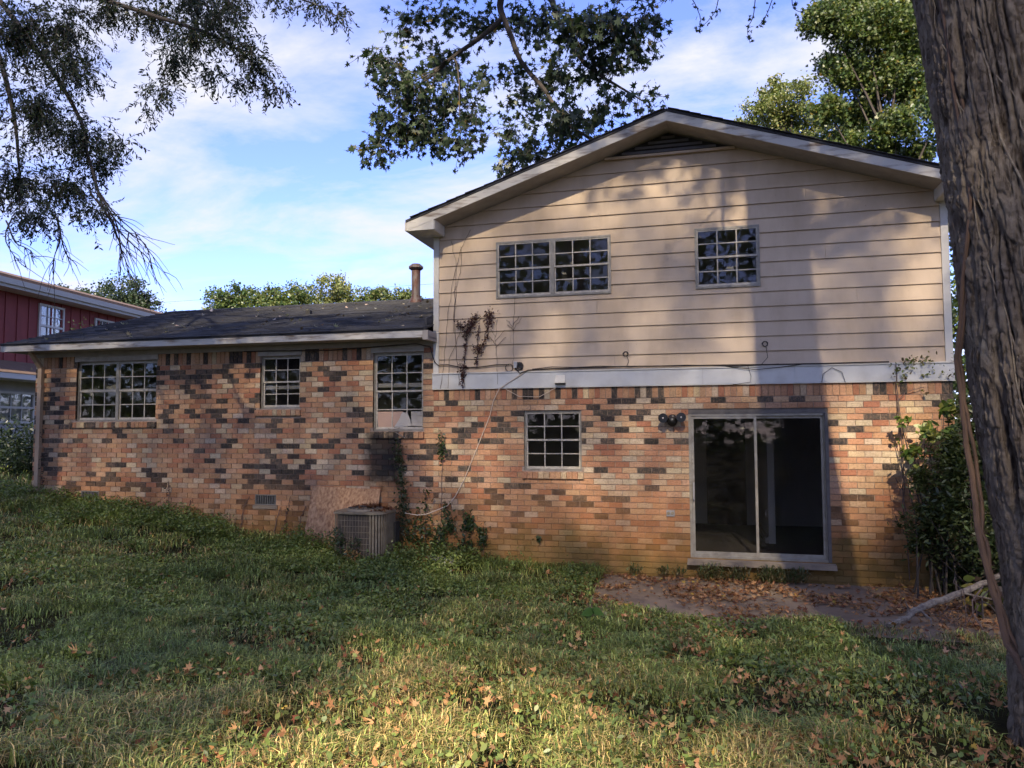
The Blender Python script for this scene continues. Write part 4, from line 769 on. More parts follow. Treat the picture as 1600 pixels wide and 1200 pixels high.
for t_ in TW:
    dy = rng.uniform(-.25, .25); q = [(p[0], p[1] + dy * i / 3, p[2]) for i, p in enumerate(t_)]; limb(q, 0.011, 0.003, 5)
    for i in range(11):
        s = rng.uniform(.4, 2.9); k = int(s); p = np.array(q[k]) + (np.array(q[k + 1]) - np.array(q[k])) * (s - k); d = np.array(q[3]) - np.array(q[1]); d = d / np.linalg.norm(d) + rng.normal(size=3) * .35; L = rng.uniform(.15, .45)
        limb([p, p + d * L * .5 + rng.normal(size=3) * .02, p + d * L + np.array([0, 0, -.05])], 0.0055, 0.002, 4)
obj('limbs', lm.mesh('limbs', 'limb_bark'), lt)
tw, LP, LD = twiggy([((b[0], b[1], b[2] + .10), b[3]) for b in A if b[2] > 4.2], 1200, 9, 1.0, 0.26)
GREEN_E = [(0.030, 0.045, 0.022), (0.022, 0.034, 0.018), (0.045, 0.062, 0.026)]
obj('foliage', leaves('foliage', LP, 0.054, OVAL, shades(len(LP), GREEN_E), rot=dirrot(LD)), lt)
tm = MB(); [tm.tube(p[::2] + [p[-1]], 0.0025, 3) for p in tw]; obj('twigs', tm.mesh('twigs', 'limb_bark'), lt)
SHL = [(-11, -3.5, 9.5, 2.4), (-8.5, -4.0, 12.5, 2.2), (-11, -7, 12, 2.5), (-12.5, -5.5, 8, 2.2), (-10.5, -3.2, 7.0, 1.5)]
P = np.concatenate([inblob((x, y, z), r, int(1100 * r), 0.45, (1, 1, .8)) for x, y, z, r in SHL]); P = P[shade_keep(P) & outside_view(P, 60)]  # out-of-view crown leaves, thinned to shape the shade on wing and lawn
obj('crown', leaves('crown', P, 0.20, BROAD, shades(len(P), GREEN_E)), lt)

# ------------------------------------------------------------------ generic trees
def tree(name, label, base, blobs, nleaf, size, cols, tr=0.16, T=BROAD, group=None, keep=None, shell=.5, cat='tree', dens=None, w=None, sig=.17):
    t = thing(name, label, cat, base, group); global lm; lm = MB(); b = np.array(base, float); cx = np.mean([q[0] for q in blobs]); cyy = np.mean([q[1] for q in blobs]); zt = max(q[2] for q in blobs); zl = min(q[2] - q[3] for q in blobs)
    k = np.array([cx, cyy, zt]); limb([b, b + (k - b) * .35 + rng.normal(size=3) * .1, b + (k - b) * .7 + rng.normal(size=3) * .15, k], tr, tr * .15, 9)
    tk = obj('trunk', lm.mesh('trunk', 'limb_bark'), t); lm = MB()
    for x, y, z, r in blobs:
        s = np.clip((z - b[2]) / (k[2] - b[2] + .01) - .22, .15, .9); p = b + (k - b) * s; limb([p, (p + np.array([x, y, z])) / 2 + np.array([0, 0, .1 * r]), (x, y, z)], tr * .4, tr * .08, 5)
    obj('limbs', lm.mesh('limbs', 'limb_bark'), t)
    tot = sum(q[3] ** 2 for q in blobs); P = []; Cc = []
    for x, y, z, r in blobs:  # sub-clumps give gaps and light/dark tufts
        n = int(nleaf * r * r / tot); m = max(3, n // 70); cen = inblob((x, y, z), r * .85, m, .45, (1, 1, .85))
        idx = rng.integers(0, m, n); P.append(cen[idx] + rng.normal(size=(n, 3)) * r * sig * np.array([1, 1, .8])); Cc.append(shades(n, cols, .22, w) * rng.uniform(.8, 1.2, (m, 1))[idx])
    P = np.concatenate(P); Cc = np.clip(np.concatenate(Cc), 0, 1)
    if keep is not None: kk = keep(P); P = P[kk]; Cc = Cc[kk]
    obj('crown', leaves('crown', P, size, T, Cc), t); return t
GR = [(0.070, 0.110, 0.032), (0.048, 0.080, 0.025), (0.105, 0.135, 0.036)]; YG = [(0.155, 0.175, 0.055), (0.115, 0.145, 0.045), (0.20, 0.20, 0.07)]
PN = [(0.045, 0.070, 0.034), (0.030, 0.052, 0.026), (0.065, 0.085, 0.040)]
# far trees over the wing roof
BIG = lambda L, k, dz=0: [(x, y, z - .25 * r * (k - 1) + dz, r * k) for x, y, z, r in L]
GB = 'trees beyond the low wing roof'
tree('pine_tree', 'round-topped dark pine rising beyond the red neighbouring house', (-41, 34.6, 0.5), BIG([(-40.52, 34.0, 12.0, 1.12), (-42.21, 34.33, 11.63, 0.85), (-39.7, 34.67, 11.47, 0.94), (-38.87, 35.0, 11.16, 0.42), (-41.98, 35.33, 10.9, 1.3), (-40.3, 35, 10.2, 1.6)], 1.55), 11000, .20, PN, group=GB)
tree('pine_tree', 'low pine tops just clearing the brown roof of the red house', (-45, 34.5, 0.5), BIG([(-43.62, 34.0, 11.9, 0.66), (-44.8, 34.33, 11.8, 0.57), (-46.33, 34.67, 12.3, 0.48), (-45, 34.4, 10.8, 1.6)], 1.55), 7000, .20, PN, group=GB)
tree('oak_tree', 'rounded green tree, leftmost of those above the dark wing roof', (-31.5, 34.5, 0.4), BIG([(-31.96, 34.0, 10.9, 1.07), (-30.93, 34.33, 11.45, 0.8), (-31.65, 34.67, 10.3, 1.3), (-31.2, 34.5, 9, 1.8)], 1.4), 10000, .20, GR, group=GB)
tree('oak_tree', 'wide low green tree left of the tall thin-topped one above the wing roof', (-27.8, 34.5, 0.4), BIG([(-29.42, 34.0, 10.7, 0.97), (-27.66, 34.33, 11.11, 1.06), (-26.13, 34.67, 10.83, 1.05), (-27.81, 35.0, 10.2, 1.5), (-27.8, 34.6, 9, 2.2)], 1.4), 15000, .20, GR + YG[:1], group=GB)
tree('poplar_tree', 'tall airy yellow-green tree, highest above the wing roof', (-23.6, 34.5, 0.4), BIG([(-23.52, 34.0, 11.72, 0.86), (-22.84, 34.33, 11.05, 0.95), (-24.2, 34.67, 10.87, 0.87), (-23.65, 35.0, 10.24, 1.2), (-23.2, 34.6, 9, 1.7)], 1.4), 9000, .18, YG, group=GB)
tree('oak_tree', 'yellow-green tree left of the rusty flue pipe', (-20.8, 34.5, 0.4), BIG([(-20.36, 34.0, 10.79, 0.84), (-21.34, 34.33, 10.46, 0.64), (-20.43, 34.67, 9.9, 1.1), (-20.8, 34.6, 8.8, 1.4)], 1.4), 8000, .19, GR + YG, group=GB)
tree('oak_tree', 'small green tree directly behind the rusty flue pipe', (-18.5, 34.5, 0.4), BIG([(-18.64, 34.0, 10.62, 0.67), (-18.24, 34.33, 10.32, 0.67), (-18.82, 34.67, 9.8, 0.9), (-18.3, 34.5, 8.8, 1.3)], 1.4), 6500, .19, GR + YG, group=GB)
# behind the right slope of the roof
D = [(4.06, 13.0, 14.32, 0.78), (5.2, 13.33, 14.14, 0.98), (6.34, 13.67, 13.96, 0.98), (4.74, 14.0, 13.11, 0.91), (6.09, 14.33, 12.89, 1.11), (7.07, 14.67, 12.31, 0.81), (5.26, 15.0, 12.03, 0.94), (4.01, 13.17, 11.59, 0.59), (6.02, 13.5, 10.91, 0.77), (6.78, 13.83, 10.27, 0.49), (5.8, 14.17, 10.39, 0.6), (4.95, 14.5, 10.81, 0.61), (7.73, 14.83, 14.18, 1.22), (7.29, 13.0, 11.53, 0.93), (5.5, 14, 9.6, .8), (4.3, 14, 10.6, .7), (6.9, 14, 15.5, 1.4), (5.2, 14, 15.6, 1.2)]
tree('maple_tree', 'broad green tree with yellowing tufts behind the right roof slope, beside the big trunk', (6.2, 14.2, 0.0), D, 100000, .120, GR + YG[:2] + [(0.24, 0.17, 0.03)], .14, STAR, w=[5, 5, 4, 3, 3, .35])
E_ = [(2.64, 19.0, 14.26, 0.87), (3.85, 19.33, 14.52, 1.0), (3.31, 19.67, 15.25, 0.66), (2.1, 20.0, 14.22, 0.52), (4.68, 20.33, 14.08, 0.89), (3.5, 20.67, 14.0, 1.04), (3.4, 20, 12.6, 1.6), (5, 20, 12.4, 1.4)]
tree('poplar_tree', 'feathery yellow-green treetop behind the middle of the right roof slope', (3.6, 19.8, 0.0), E_, 24000, .12, YG + GR[2:], .18)
tree('oak_tree', 'dark tree glimpsed between the house corner and the big trunk', (8.2, 9.5, -.1), [(6.3, 9.5, 3.0, 1.3), (6.9, 9.8, 5.2, 1.5), (6.2, 9.4, 7.2, 1.3), (7.4, 9.9, 8.6, 1.5), (5.9, 9.6, 1.3, 1.0), (8.0, 9, 3.2, 1.5), (6.4, 9.2, 9.6, 1.1), (5.9, 9.5, 4.6, .9)], 15000, .13, GR)
tree('oak_tree', 'tree far right behind the big trunk in the side yard', (12, 14, 0), [(11, 14, 4, 2), (12.5, 14, 6.5, 2.2), (10.5, 15, 8, 2), (14, 13, 4, 2)], 7000, .2, GR)
# wooded horizon all round
P = []; 
for x in np.arange(-100, 100, 1.6):
    y = 62 + 8 * math.sin(x * .13) + rng.uniform(-3, 3); hh = 7.5 + 2.5 * float(vn1(x * .2 + 50, 3)); P.append(np.stack([x + rng.normal(0, 1.6, 170), y + rng.normal(0, 2, 170), rng.uniform(0, hh, 170)], -1))
for y in np.arange(-60, 62, 2.0):
    for s in (-75, 62): P.append(np.stack([s + rng.normal(0, 2, 100), y + rng.normal(0, 1.6, 100), rng.uniform(0, 9, 100)], -1))
for x in np.arange(-75, 62, 2.0): P.append(np.stack([x + rng.normal(0, 1.6, 330), -46 + rng.normal(0, 3, 330), rng.uniform(0, 1, 330) ** 1.3 * (17 + 5 * math.sin(x * .4))], -1))
P = np.concatenate(P); obj('distant_woods', leaves('distant_woods', P, .95, BROAD, shades(len(P), GR)), None, 'dense green woods closing off the horizon all round the yards', 'woods', kind='stuff')
# unseen trees added behind the camera, crowns carved to cast the wanted shade
SK = shade_keep
def bt(label, base, bl, n, sz=.17): tree('oak_tree', label, base, bl, n, sz, GREEN_D, .34, QUAD, group='unseen trees shaping the shade on the yard', keep=SK, sig=.36)
bt('unseen tall tree, crown thinned to shape the shade, opposite the wing windows', (-8.0, -37, .4), [(-9.5, -36, 20, 4), (-6.0, -36, 22.5, 4), (-9.0, -36.5, 26, 4), (-5.0, -37, 28, 4), (-11.5, -36, 24, 3.5), (-7.0, -37, 31, 3.4)], 34000)
bt('unseen tall tree, crown thinned to shape the shade, opposite the condenser', (-1.0, -38, .4), [(-2.5, -37, 21, 4), (0.5, -37, 24, 4.2), (-2.0, -37.5, 27, 4), (1.0, -37, 30, 4), (-1.0, -36, 18.5, 3.2)], 32000)
bt('unseen tall tree, crown thinned to shape the shade, opposite the sliding door', (5.5, -37, .3), [(4.0, -36, 21, 3.8), (6.5, -36, 24, 4), (4.5, -37, 27.5, 4), (7.0, -37, 30.5, 3.8), (4.0, -36, 18, 3.2), (8.5, -36, 21, 3.4)], 32000)
bt('unseen low spreading oak behind the lawn, crown thinned to shape the shade', (-13.5, -12, .5), [(-13, -11.5, 6.5, 2.5), (-11, -12, 8.2, 2.0), (-14.5, -11, 9, 2.6)], 6000)

# ------------------------------------------------------------------ neighbour's red house
nb_ = thing('neighbor_house', 'red board-and-batten two-storey house with brown roof and white eaves beyond the left corner', 'house', (-18.0, 5.2, 0.8))
XN = -18.0; nb_.rotation_euler = (0, 0, R(6.5))
nm_ = MB(); nm_.box(XN - 8, XN, 1.0, 22, 3.75, 5.62); nw_ = obj('wall', nm_.mesh('wall', 'red_siding'), nb_, label='red upper wall')
for i in range(50):
    y = 1.2 + i * 0.406
    if y < 21.9: obj('batten', MB().box(XN + .001, XN + .022, y, y + .045, 3.76, 5.60).mesh('batten', 'red_siding'), nw_)
lo_ = MB(); lo_.box(XN - 8, XN + .02, 1.0, 22, 0.3, 3.74); obj('wall', lo_.mesh('wall', 'grey_siding'), nb_, label='pale grey lower wall')
lp = MB(); lp.box(XN + .02, XN + .9, 2.0, 12, 3.20, 3.34); obj('porch_fascia', lp.mesh('porch_fascia', 'white_paint'), nb_)
lp = MB(); lp.hexa([(XN + .02, 2.0, 3.35), (XN + .92, 2.0, 3.35), (XN + .92, 12, 3.35), (XN + .02, 12, 3.35), (XN + .02, 2.0, 3.75), (XN + .90, 2.0, 3.37), (XN + .90, 12, 3.37), (XN + .02, 12, 3.75)]); obj('porch_roof', lp.mesh('porch_roof', 'brown_shingle'), nb_)
rn = MB(); rn.hexa([(XN + .62, 0.4, 5.86), (XN + .62, 22.6, 5.86), (XN - 3.2, 22.6, 6.92), (XN - 3.2, 0.4, 6.92), (XN + .62, 0.4, 5.93), (XN + .62, 22.6, 5.93), (XN - 3.2, 22.6, 6.99), (XN - 3.2, 0.4, 6.99)][:4] + [(XN + .62, 0.4, 5.93), (XN + .62, 22.6, 5.93), (XN - 3.2, 22.6, 6.99), (XN - 3.2, 0.4, 6.99)])
rn.hexa([(XN - 3.2, 0.4, 6.92), (XN - 3.2, 22.6, 6.92), (XN - 8.6, 22.6, 5.86), (XN - 8.6, 0.4, 5.86), (XN - 3.2, 0.4, 6.99), (XN - 3.2, 22.6, 6.99), (XN - 8.6, 22.6, 5.93), (XN - 8.6, 0.4, 5.93)])
rn_ = obj('roof', rn.mesh('roof', 'brown_shingle'), nb_)
obj('soffit', MB().box(XN + .001, XN + .56, .5, 22.5, 5.62, 5.64).mesh('soffit', 'white_paint'), rn_)
obj('gutter', MB().hexa([(XN + .56, .4, 5.70), (XN + .64, .4, 5.70), (XN + .64, 22.6, 5.70), (XN + .56, 22.6, 5.70), (XN + .56, .4, 5.84), (XN + .68, .4, 5.84), (XN + .68, 22.6, 5.84), (XN + .56, 22.6, 5.84)]).mesh('gutter', 'white_paint'), rn_)
obj('fascia_board', MB().box(XN + .53, XN + .558, .4, 22.6, 5.645, 5.86).mesh('fascia_board', 'white_paint'), rn_)
gb = MB(); gb.add([(XN, 1.02, 5.6), (XN - 8, 1.02, 5.6), (XN - 3.2, 1.02, 6.9), (XN, 1.12, 5.6), (XN - 8, 1.12, 5.6), (XN - 3.2, 1.12, 6.9)], [(0, 1, 2), (5, 4, 3), (0, 3, 4, 1), (1, 4, 5, 2), (2, 5, 3, 0)]); obj('gable_end', gb.mesh('gable_end', 'red_siding'), nb_)
def nwin(y0, y1, z0, z1, cols, rows, x=XN):
    f = MB(); t = .06; f.box(x + .002, x + .05, y0, y1, z1 - t, z1); f.box(x + .002, x + .05, y0, y1, z0, z0 + t); f.box(x + .002, x + .05, y0, y0 + t, z0 + t, z1 - t); f.box(x + .002, x + .05, y1 - t, y1, z0 + t, z1 - t); zm = (z0 + z1) / 2; f.box(x + .003, x + .045, y0 + t, y1 - t, zm - .03, zm + .03)
    w = obj('window', f.mesh('window', 'white_paint'), nb_); m = MB()
    for c in range(1, cols): yy = y0 + t + (y1 - y0 - 2 * t) * c / cols; m.box(x + .012, x + .030, yy - .012, yy + .012, z0 + t, z1 - t)
    for r in range(1, rows): zz = z0 + t + (z1 - z0 - 2 * t) * r / rows; (r * 2 != rows) and m.box(x + .011, x + .031, y0 + t, y1 - t, zz - .012, zz + .012)
    obj('muntin', m.mesh('muntin', 'white_paint'), w); obj('pane', MB().box(x + .004, x + .010, y0 + t, y1 - t, z0 + t, z1 - t).mesh('pane', 'glass'), w)
    obj('blind', MB().box(x + .0012, x + .0035, y0 + t, y1 - t, z0 + t, z1 - t).mesh('blind', 'grey_siding'), w)
nwin(6.42, 7.40, 4.25, 5.50, 3, 4); nwin(8.72, 9.7, 4.25, 5.42, 3, 4); nwin(5.1, 6.35, 2.05, 2.92, 3, 2, XN + .02); nwin(6.40, 6.95, 2.05, 2.92, 1, 2, XN + .02); nwin(3.8, 5.05, 2.05, 2.92, 3, 2, XN + .02)

# hedge by the left corner
def bush(name, label, blobs, n, size, cols, T=OVAL, cat='bush', up=.15, w=None, grp=None, stems=14, sub=.22):
    cen = np.mean([b[:3] for b in blobs], 0); zb = float(ground_z(cen[0], cen[1])); t = thing(name, label, cat, (cen[0], cen[1], zb), grp)
    P = []; tot = sum(b[3] ** 2 for b in blobs); Cc = []
    for x, y, z, r in blobs:
        k = int(n * r * r / tot); m = max(3, k // 45); ce = inblob((x, y, z), r * .85, m, .5); i = rng.integers(0, m, k); P.append(ce[i] + rng.normal(size=(k, 3)) * r * sub); Cc.append(shades(k, cols, .25, w) * rng.uniform(.75, 1.25, (m, 1))[i])
    P = np.concatenate(P); Cc = np.concatenate(Cc); ok = ~((P[:, 1] > -0.03) & (P[:, 0] > XL - .05) & (P[:, 0] < XR + .05)) & (P[:, 2] > ground_z(P[:, 0], P[:, 1]) + .01)
    obj('foliage', leaves('foliage', P[ok], size, T, np.clip(Cc[ok], 0, 1), up=up, curl=.3), t); s = MB()
    for i in range(stems):
        x, y, z, r = blobs[i % len(blobs)]; e = np.array([x, y, z]) + rng.normal(size=3) * r * .5; e[1] = min(e[1], -.04) if XL < e[0] < XR + .1 and y < 0 else e[1]; b0 = np.array([cen[0] + rng.normal() * .15, min(cen[1] + rng.normal() * .12, -.1) if y < 0 else cen[1], zb]); s.tube([b0, (b0 + e) / 2 + rng.normal(size=3) * .05, e], [.014, .009, .004], 5)
    obj('stems', s.mesh('stems', 'limb_bark'), t, kind='stuff'); return t
bush('hedge', 'dark clipped hedge behind the left corner of the brick wing', [(-14.6, 3.6, 1.3, .75), (-15.6, 3.8, 1.35, .8), (-13.6, 3.9, 1.25, .7), (-16.8, 4.0, 1.3, .85), (-14.0, 3.4, 0.9, .6), (-15.2, 3.2, .95, .6)], 9000, .10, [(0.022, 0.036, 0.018), (0.035, 0.055, 0.024)], cat='hedge')
bush('shrub', 'pale green feathery shrub beside the downspout corner, in front of the red house', [(-14.4, 4.6, 3.0, .45), (-15.2, 5.0, 3.4, .6), (-14.9, 4.9, 4.0, .5), (-14.0, 4.6, 2.5, .3)], 2600, .07, [(0.09, 0.12, 0.05), (0.06, 0.09, 0.04)], cat='shrub', sub=.3)
# bush at the right house corner
BB = [(2.95, -0.75, 0.95, .42), (3.35, -0.85, 1.25, .5), (3.1, -0.7, 1.55, .38), (3.45, -0.8, 1.8, .40), (2.75, -0.6, .65, .28), (3.25, -0.9, .65, .42), (3.75, -0.8, 1.4, .55), (3.75, -.9, .8, .45), (2.72, -0.55, 1.22, .20), (3.9, -.7, 2.0, .4), (3.35, -.7, 2.1, .22), (2.95, -.45, .35, .3), (3.35, -.5, .15, .35), (3.1, -.35, -.02, .25), (3.7, -.5, .3, .4), (3.9, -.8, -.05, .3), (2.75, -.35, .42, .14)]
bush('evergreen_bush', 'dense dark broadleaf bush against the brick at the right corner of the house', BB + [(3.45, -.9, .35, .36), (3.9, -1, .3, .4), (3.3, -.4, .0, .22)], 26000, .076, [(0.062, 0.082, 0.030), (0.042, 0.060, 0.022), (0.090, 0.115, 0.040)], cat='bush', up=.5, stems=9)
bush('young_shoots', 'light yellow-green shoots rising out of the top of the corner bush', [(2.95, -.5, 1.85, .22), (3.15, -.55, 2.05, .20), (2.7, -.45, 1.55, .16), (2.62, -.35, 1.95, .10), (3.05, -.5, 1.5, .22)], 520, .10, [(0.14, 0.20, 0.045), (0.10, 0.16, 0.035), (0.22, 0.24, 0.06)], BROAD, 'shrub', stems=16)
bush('seedling', 'yellowing broad-leaved seedling under the corner bush by the fallen branch', [(3.05, -1.35, .02, .22), (3.4, -1.4, .12, .24), (3.3, -1.3, -.05, .2)], 150, .14, [(0.30, 0.24, 0.06), (0.14, 0.17, 0.04), (0.05, 0.03, 0.015)], BROAD, 'seedling', stems=8)

# vines on walls -----------------------------------------------------------
def climber(name, label, paths, mat_, r, lp=None, lsize=.03, lcols=None, y=-.03, cat='vine', T=BROAD, dens=1.0, lspread=.03):
    t = thing(name, label, cat, (paths[0][0][0], y, paths[0][0][1])); 
    for p in paths: obj('stem', MB().tube(wpath([(x, y - rng.uniform(0, .01), z) for x, z in p], .006, 5), r * rng.uniform(.7, 1.2), 5).mesh('stem', mat_), t)
    if lp:
        P = []
        for (x0, z0, x1, z1, wd, n) in lp:
            u = rng.uniform(0, 1, int(n * dens)); P.append(np.stack([x0 + (x1 - x0) * u + rng.normal(0, wd, len(u)), y - np.abs(rng.normal(0, lspread, len(u))) - .008, z0 + (z1 - z0) * u + rng.normal(0, wd, len(u))], -1))
        P = np.concatenate(P); obj('leaves', leaves('leaves', P, lsize, T, shades(len(P), lcols, .3), 'leaf', curl=.5), t)
    return t
DRY = [(0.085, 0.032, 0.026), (0.055, 0.024, 0.022), (0.13, 0.06, 0.045)]
climber('dead_vine', 'withered maroon creeper in branching clumps on the lower left siding', [[(-3.26, 2.60), (-3.24, 2.85), (-3.21, 3.12), (-3.19, 3.32), (-3.06, 3.48), (-2.98, 3.53)], [(-3.19, 3.3), (-3.30, 3.36), (-3.33, 3.42)], [(-3.06, 2.80), (-3.03, 2.98), (-2.97, 3.06), (-2.90, 3.25), (-2.85, 3.42), (-2.84, 3.60)], [(-3.04, 3.0), (-3.03, 3.2), (-3.0, 3.4)], [(-3.25, 2.62), (-3.24, 2.5)]], 'dry_twig', .005,
        [(-3.25, 2.66, -3.26, 2.80, .035, 120), (-3.26, 2.48, -3.26, 2.66, .018, 70), (-3.24, 2.85, -3.20, 3.2, .014, 90), (-3.20, 3.26, -3.17, 3.40, .035, 190), (-3.30, 3.36, -3.32, 3.44, .025, 60), (-3.14, 3.40, -3.05, 3.52, .035, 190), (-2.85, 3.40, -2.83, 3.58, .042, 220), (-2.88, 3.16, -2.87, 3.36, .018, 60), (-2.98, 2.98, -3.02, 3.06, .035, 110), (-2.96, 3.06, -2.90, 3.16, .016, 40), (-3.05, 2.78, -3.04, 2.92, .014, 40), (-3.03, 3.2, -3.01, 3.36, .018, 40), (-3.08, 3.0, -3.1, 3.12, .018, 20)], .034, DRY, y=-.045, cat='vine')
climber('bare_vine_stems', 'thin bare vine stems fanning up the left end of the siding and band', [[(-3.62, 2.46), (-3.55, 3.0), (-3.50, 3.6), (-3.42, 4.1), (-3.30, 4.55), (-3.15, 4.85)], [(-3.5, 2.46), (-3.48, 2.9), (-3.35, 3.2), (-3.28, 3.45)], [(-3.42, 3.3), (-3.40, 3.9), (-3.36, 4.3), (-3.46, 4.7)], [(-3.42, 3.9), (-3.3, 4.2), (-3.3, 4.6)], [(-3.33, 2.5), (-3.36, 2.9), (-3.4, 3.4), (-3.38, 4.0)], [(-2.73, 2.5), (-2.74, 2.9), (-2.76, 3.2), (-2.72, 3.5)], [(-2.76, 3.1), (-2.86, 3.22)], [(-2.76, 3.15), (-2.62, 3.3)], [(-2.75, 3.05), (-2.60, 3.2)], [(-2.76, 3.2), (-2.84, 3.33)], [(-2.50, 2.75), (-2.48, 3.1), (-2.49, 3.4), (-2.46, 3.8)], [(-2.49, 3.3), (-2.36, 3.48)], [(-2.49, 3.35), (-2.60, 3.46)], [(-2.49, 3.38), (-2.40, 3.5)], [(-2.49, 3.3), (-2.58, 3.38)]], 'dry_twig', .0035, y=-.032)
climber('ivy', 'green ivy column climbing the mould-stained brick above the condenser', [[(-4.22, 0.0), (-4.2, .6), (-4.24, 1.1), (-4.31, 1.62)], [(-4.24, 1.0), (-4.36, 1.3), (-4.40, 1.55)]], 'dry_twig', .004, [(-4.31, 1.62, -4.24, 1.2, .055, 210), (-4.24, 1.2, -4.20, .65, .05, 260), (-4.20, .65, -4.16, .2, .07, 260)], .045, [(0.06, 0.085, 0.03), (0.04, 0.06, 0.022), (0.09, 0.10, 0.045)])
climber('ivy', 'ivy patches on the orange brick between the condenser and the lower window', [[(-3.62, .1), (-3.60, .9), (-3.58, 1.4), (-3.60, 1.78)], [(-3.3, 0), (-3.2, .4)], [(-2.95, 0), (-2.93, .4)], [(-3.85, 0), (-3.86, .8)]], 'dry_twig', .0035, [(-3.60, 1.78, -3.59, 1.35, .035, 90), (-3.85, .9, -3.85, .45, .06, 80), (-3.50, .75, -3.52, .60, .05, 50), (-3.47, .50, -3.46, .34, .045, 130), (-3.17, .58, -3.17, .36, .05, 190), (-2.95, .40, -2.97, .15, .045, 130), (-3.20, .20, -3.2, .02, .06, 110), (-3.60, .35, -3.66, .0, .11, 320), (-3.95, .5, -3.98, .1, .09, 200), (-2.12, .30, -2.12, .22, .03, 24)], .055, [(0.045, 0.075, 0.024), (0.03, 0.05, 0.018), (0.08, 0.11, 0.035)])
climber('creeper', 'dark creeper stem running straight up the sunny brick right of the sliding door', [[(2.70, -.1), (2.69, .53), (2.672, .93), (2.67, 1.42), (2.645, 2.0), (2.63, 2.66)], [(2.70, .3), (2.65, 1.0), (2.69, 1.7), (2.64, 2.3)], [(2.64, 2.2), (2.75, 2.32), (2.95, 2.36)], [(2.66, 1.0), (2.58, 1.2)], [(2.66, .5), (2.55, .75)]], 'dry_twig', .0055, [(2.62, 2.66, 2.70, 2.45, .05, 40), (2.7, 2.72, 3.1, 2.70, .05, 50), (2.75, 2.6, 3.28, 2.50, .07, 42), (2.64, 1.75, 2.60, 1.62, .05, 14), (2.95, 2.30, 2.98, 2.3, .02, 5)], .05, [(0.12, 0.16, 0.04), (0.20, 0.19, 0.05), (0.10, 0.07, 0.03)], y=-.05)
climber('dry_creeper', 'thin dry creeper lines low on the wing brick by the crawl-space vents', [[(-6.4, .2), (-6.35, .45), (-6.28, .63)], [(-6.25, .1), (-6.2, .4), (-6.15, .66), (-6.12, .8)], [(-6.0, .15), (-5.93, .45), (-5.85, .65)], [(-8.4, .4), (-8.35, .75), (-8.38, 1.0)], [(-8.0, .4), (-7.95, .7)], [(-7.0, .3), (-6.95, .6), (-6.85, .78)]], 'dry_twig', .006, [(-8.36, .6, -8.38, .95, .04, 30), (-6.2, .2, -6.12, .7, .03, 24), (-10.9, .9, -10.95, 1.35, .03, 50), (-10.93, 2.0, -10.98, 1.7, .04, 12)], .04, DRY + [(0.03, 0.045, 0.02)])

POWZ = lambda x: 10.22 + (x + 31.9) * 0.0126
# cables -------------------------------------------------------------------
cb_ = MB()
cb_.tube([(-7.005, -.035, 3.115), (-5.405, -.04, 3.09), (-4.538, -.06, 3.124), (-4.012, -.06, 3.147), (-3.78, -.05, 3.09), (-3.743, -.05, 2.95), (-3.711, -.045, 2.86), (-3.66, -.045, 2.81), (-3.497, -.045, 2.812), (-3.295, -.045, 2.768), (-3.045, -.045, 2.762), (-2.748, -.045, 2.793), (-2.55, -.045, 2.79)], .008, 6)
def coil(cx, cz, r, n, y, tail=None, rr=.005):
    p = [(cx + r * (1 - .1 * (a // 20)) * math.cos(a * .35) + .006 * math.sin(a * 1.3), y - .004 * (a % 18) / 18 - .002 * (a // 18), cz + r * math.sin(a * .35)) for a in range(int(n * 18))]
    cb_.tube(p, rr, 5)
coil(-2.55, 2.745, .055, 1.3, -.04); coil(-2.40, 2.76, .062, 3, -.045); coil(-2.385, 2.755, .04, 3, -.06); coil(-0.846, 2.90, .035, 2.2, -.035); coil(1.029, 2.985, .035, 2.2, -.035)
cb_.tube([(-2.45, -.05, 2.72), (-2.38, -.06, 2.66), (-2.25, -.06, 2.700), (-2.0, -.055, 2.712), (-1.5, -.06, 2.715), (-.82, -.055, 2.722), (-.2, -.06, 2.712), (.6, -.055, 2.708), (1.06, -.058, 2.70), (1.86, -.055, 2.698), (2.3, -.06, 2.70), (2.55, -.055, 2.70)], .009, 6)
cb_.tube([(-2.2, -.05, 2.715), (-1.9, -.06, 2.74), (-1.55, -.06, 2.725), (-1.2, -.06, 2.735), (-.8, -.055, 2.715), (0, -.06, 2.72), (.7, -.058, 2.69), (1.2, -.06, 2.705)], .006, 6)
cb_.tube([(-.83, -.04, 2.87), (-.80, -.05, 2.80), (-.83, -.05, 2.73)], .004, 5); cb_.tube([(1.04, -.04, 2.95), (1.06, -.05, 2.8), (.98, -.05, 2.71)], .004, 5)
cb_.tube([(.5, -.055, 2.695), (.9, -.065, 2.635), (1.2, -.06, 2.66), (1.5, -.055, 2.695)], .005, 5); cb_.tube([(.8, -.06, 2.69), (.84, -.05, 2.55), (.83, -.05, 2.47), (.6, -.04, 2.44)], .003, 5)
cb_.tube([(1.73, -.05, 2.45), (1.75, -.05, 2.56), (1.86, -.05, 2.64), (1.98, -.05, 2.58), (2.02, -.05, 2.44)], .0035, 5)
obj('utility_cable', cb_.mesh('utility_cable', 'cable_black'), None, 'black utility cable strung along the band with small coils on the siding', 'cable')
jb = thing('junction_box', 'small grey-green telephone box between the cable coils on the siding', 'cable box', (-2.455, -.03, 2.74)); obj('cover', MB().box(-2.475, -2.425, -.065, -.017, 2.74, 2.83).mesh('cover', 'grey_siding'), jb); obj('terminal', MB().box(-2.42, -2.36, -.05, -.018, 2.745, 2.82).mesh('terminal', 'black_plastic'), jb)
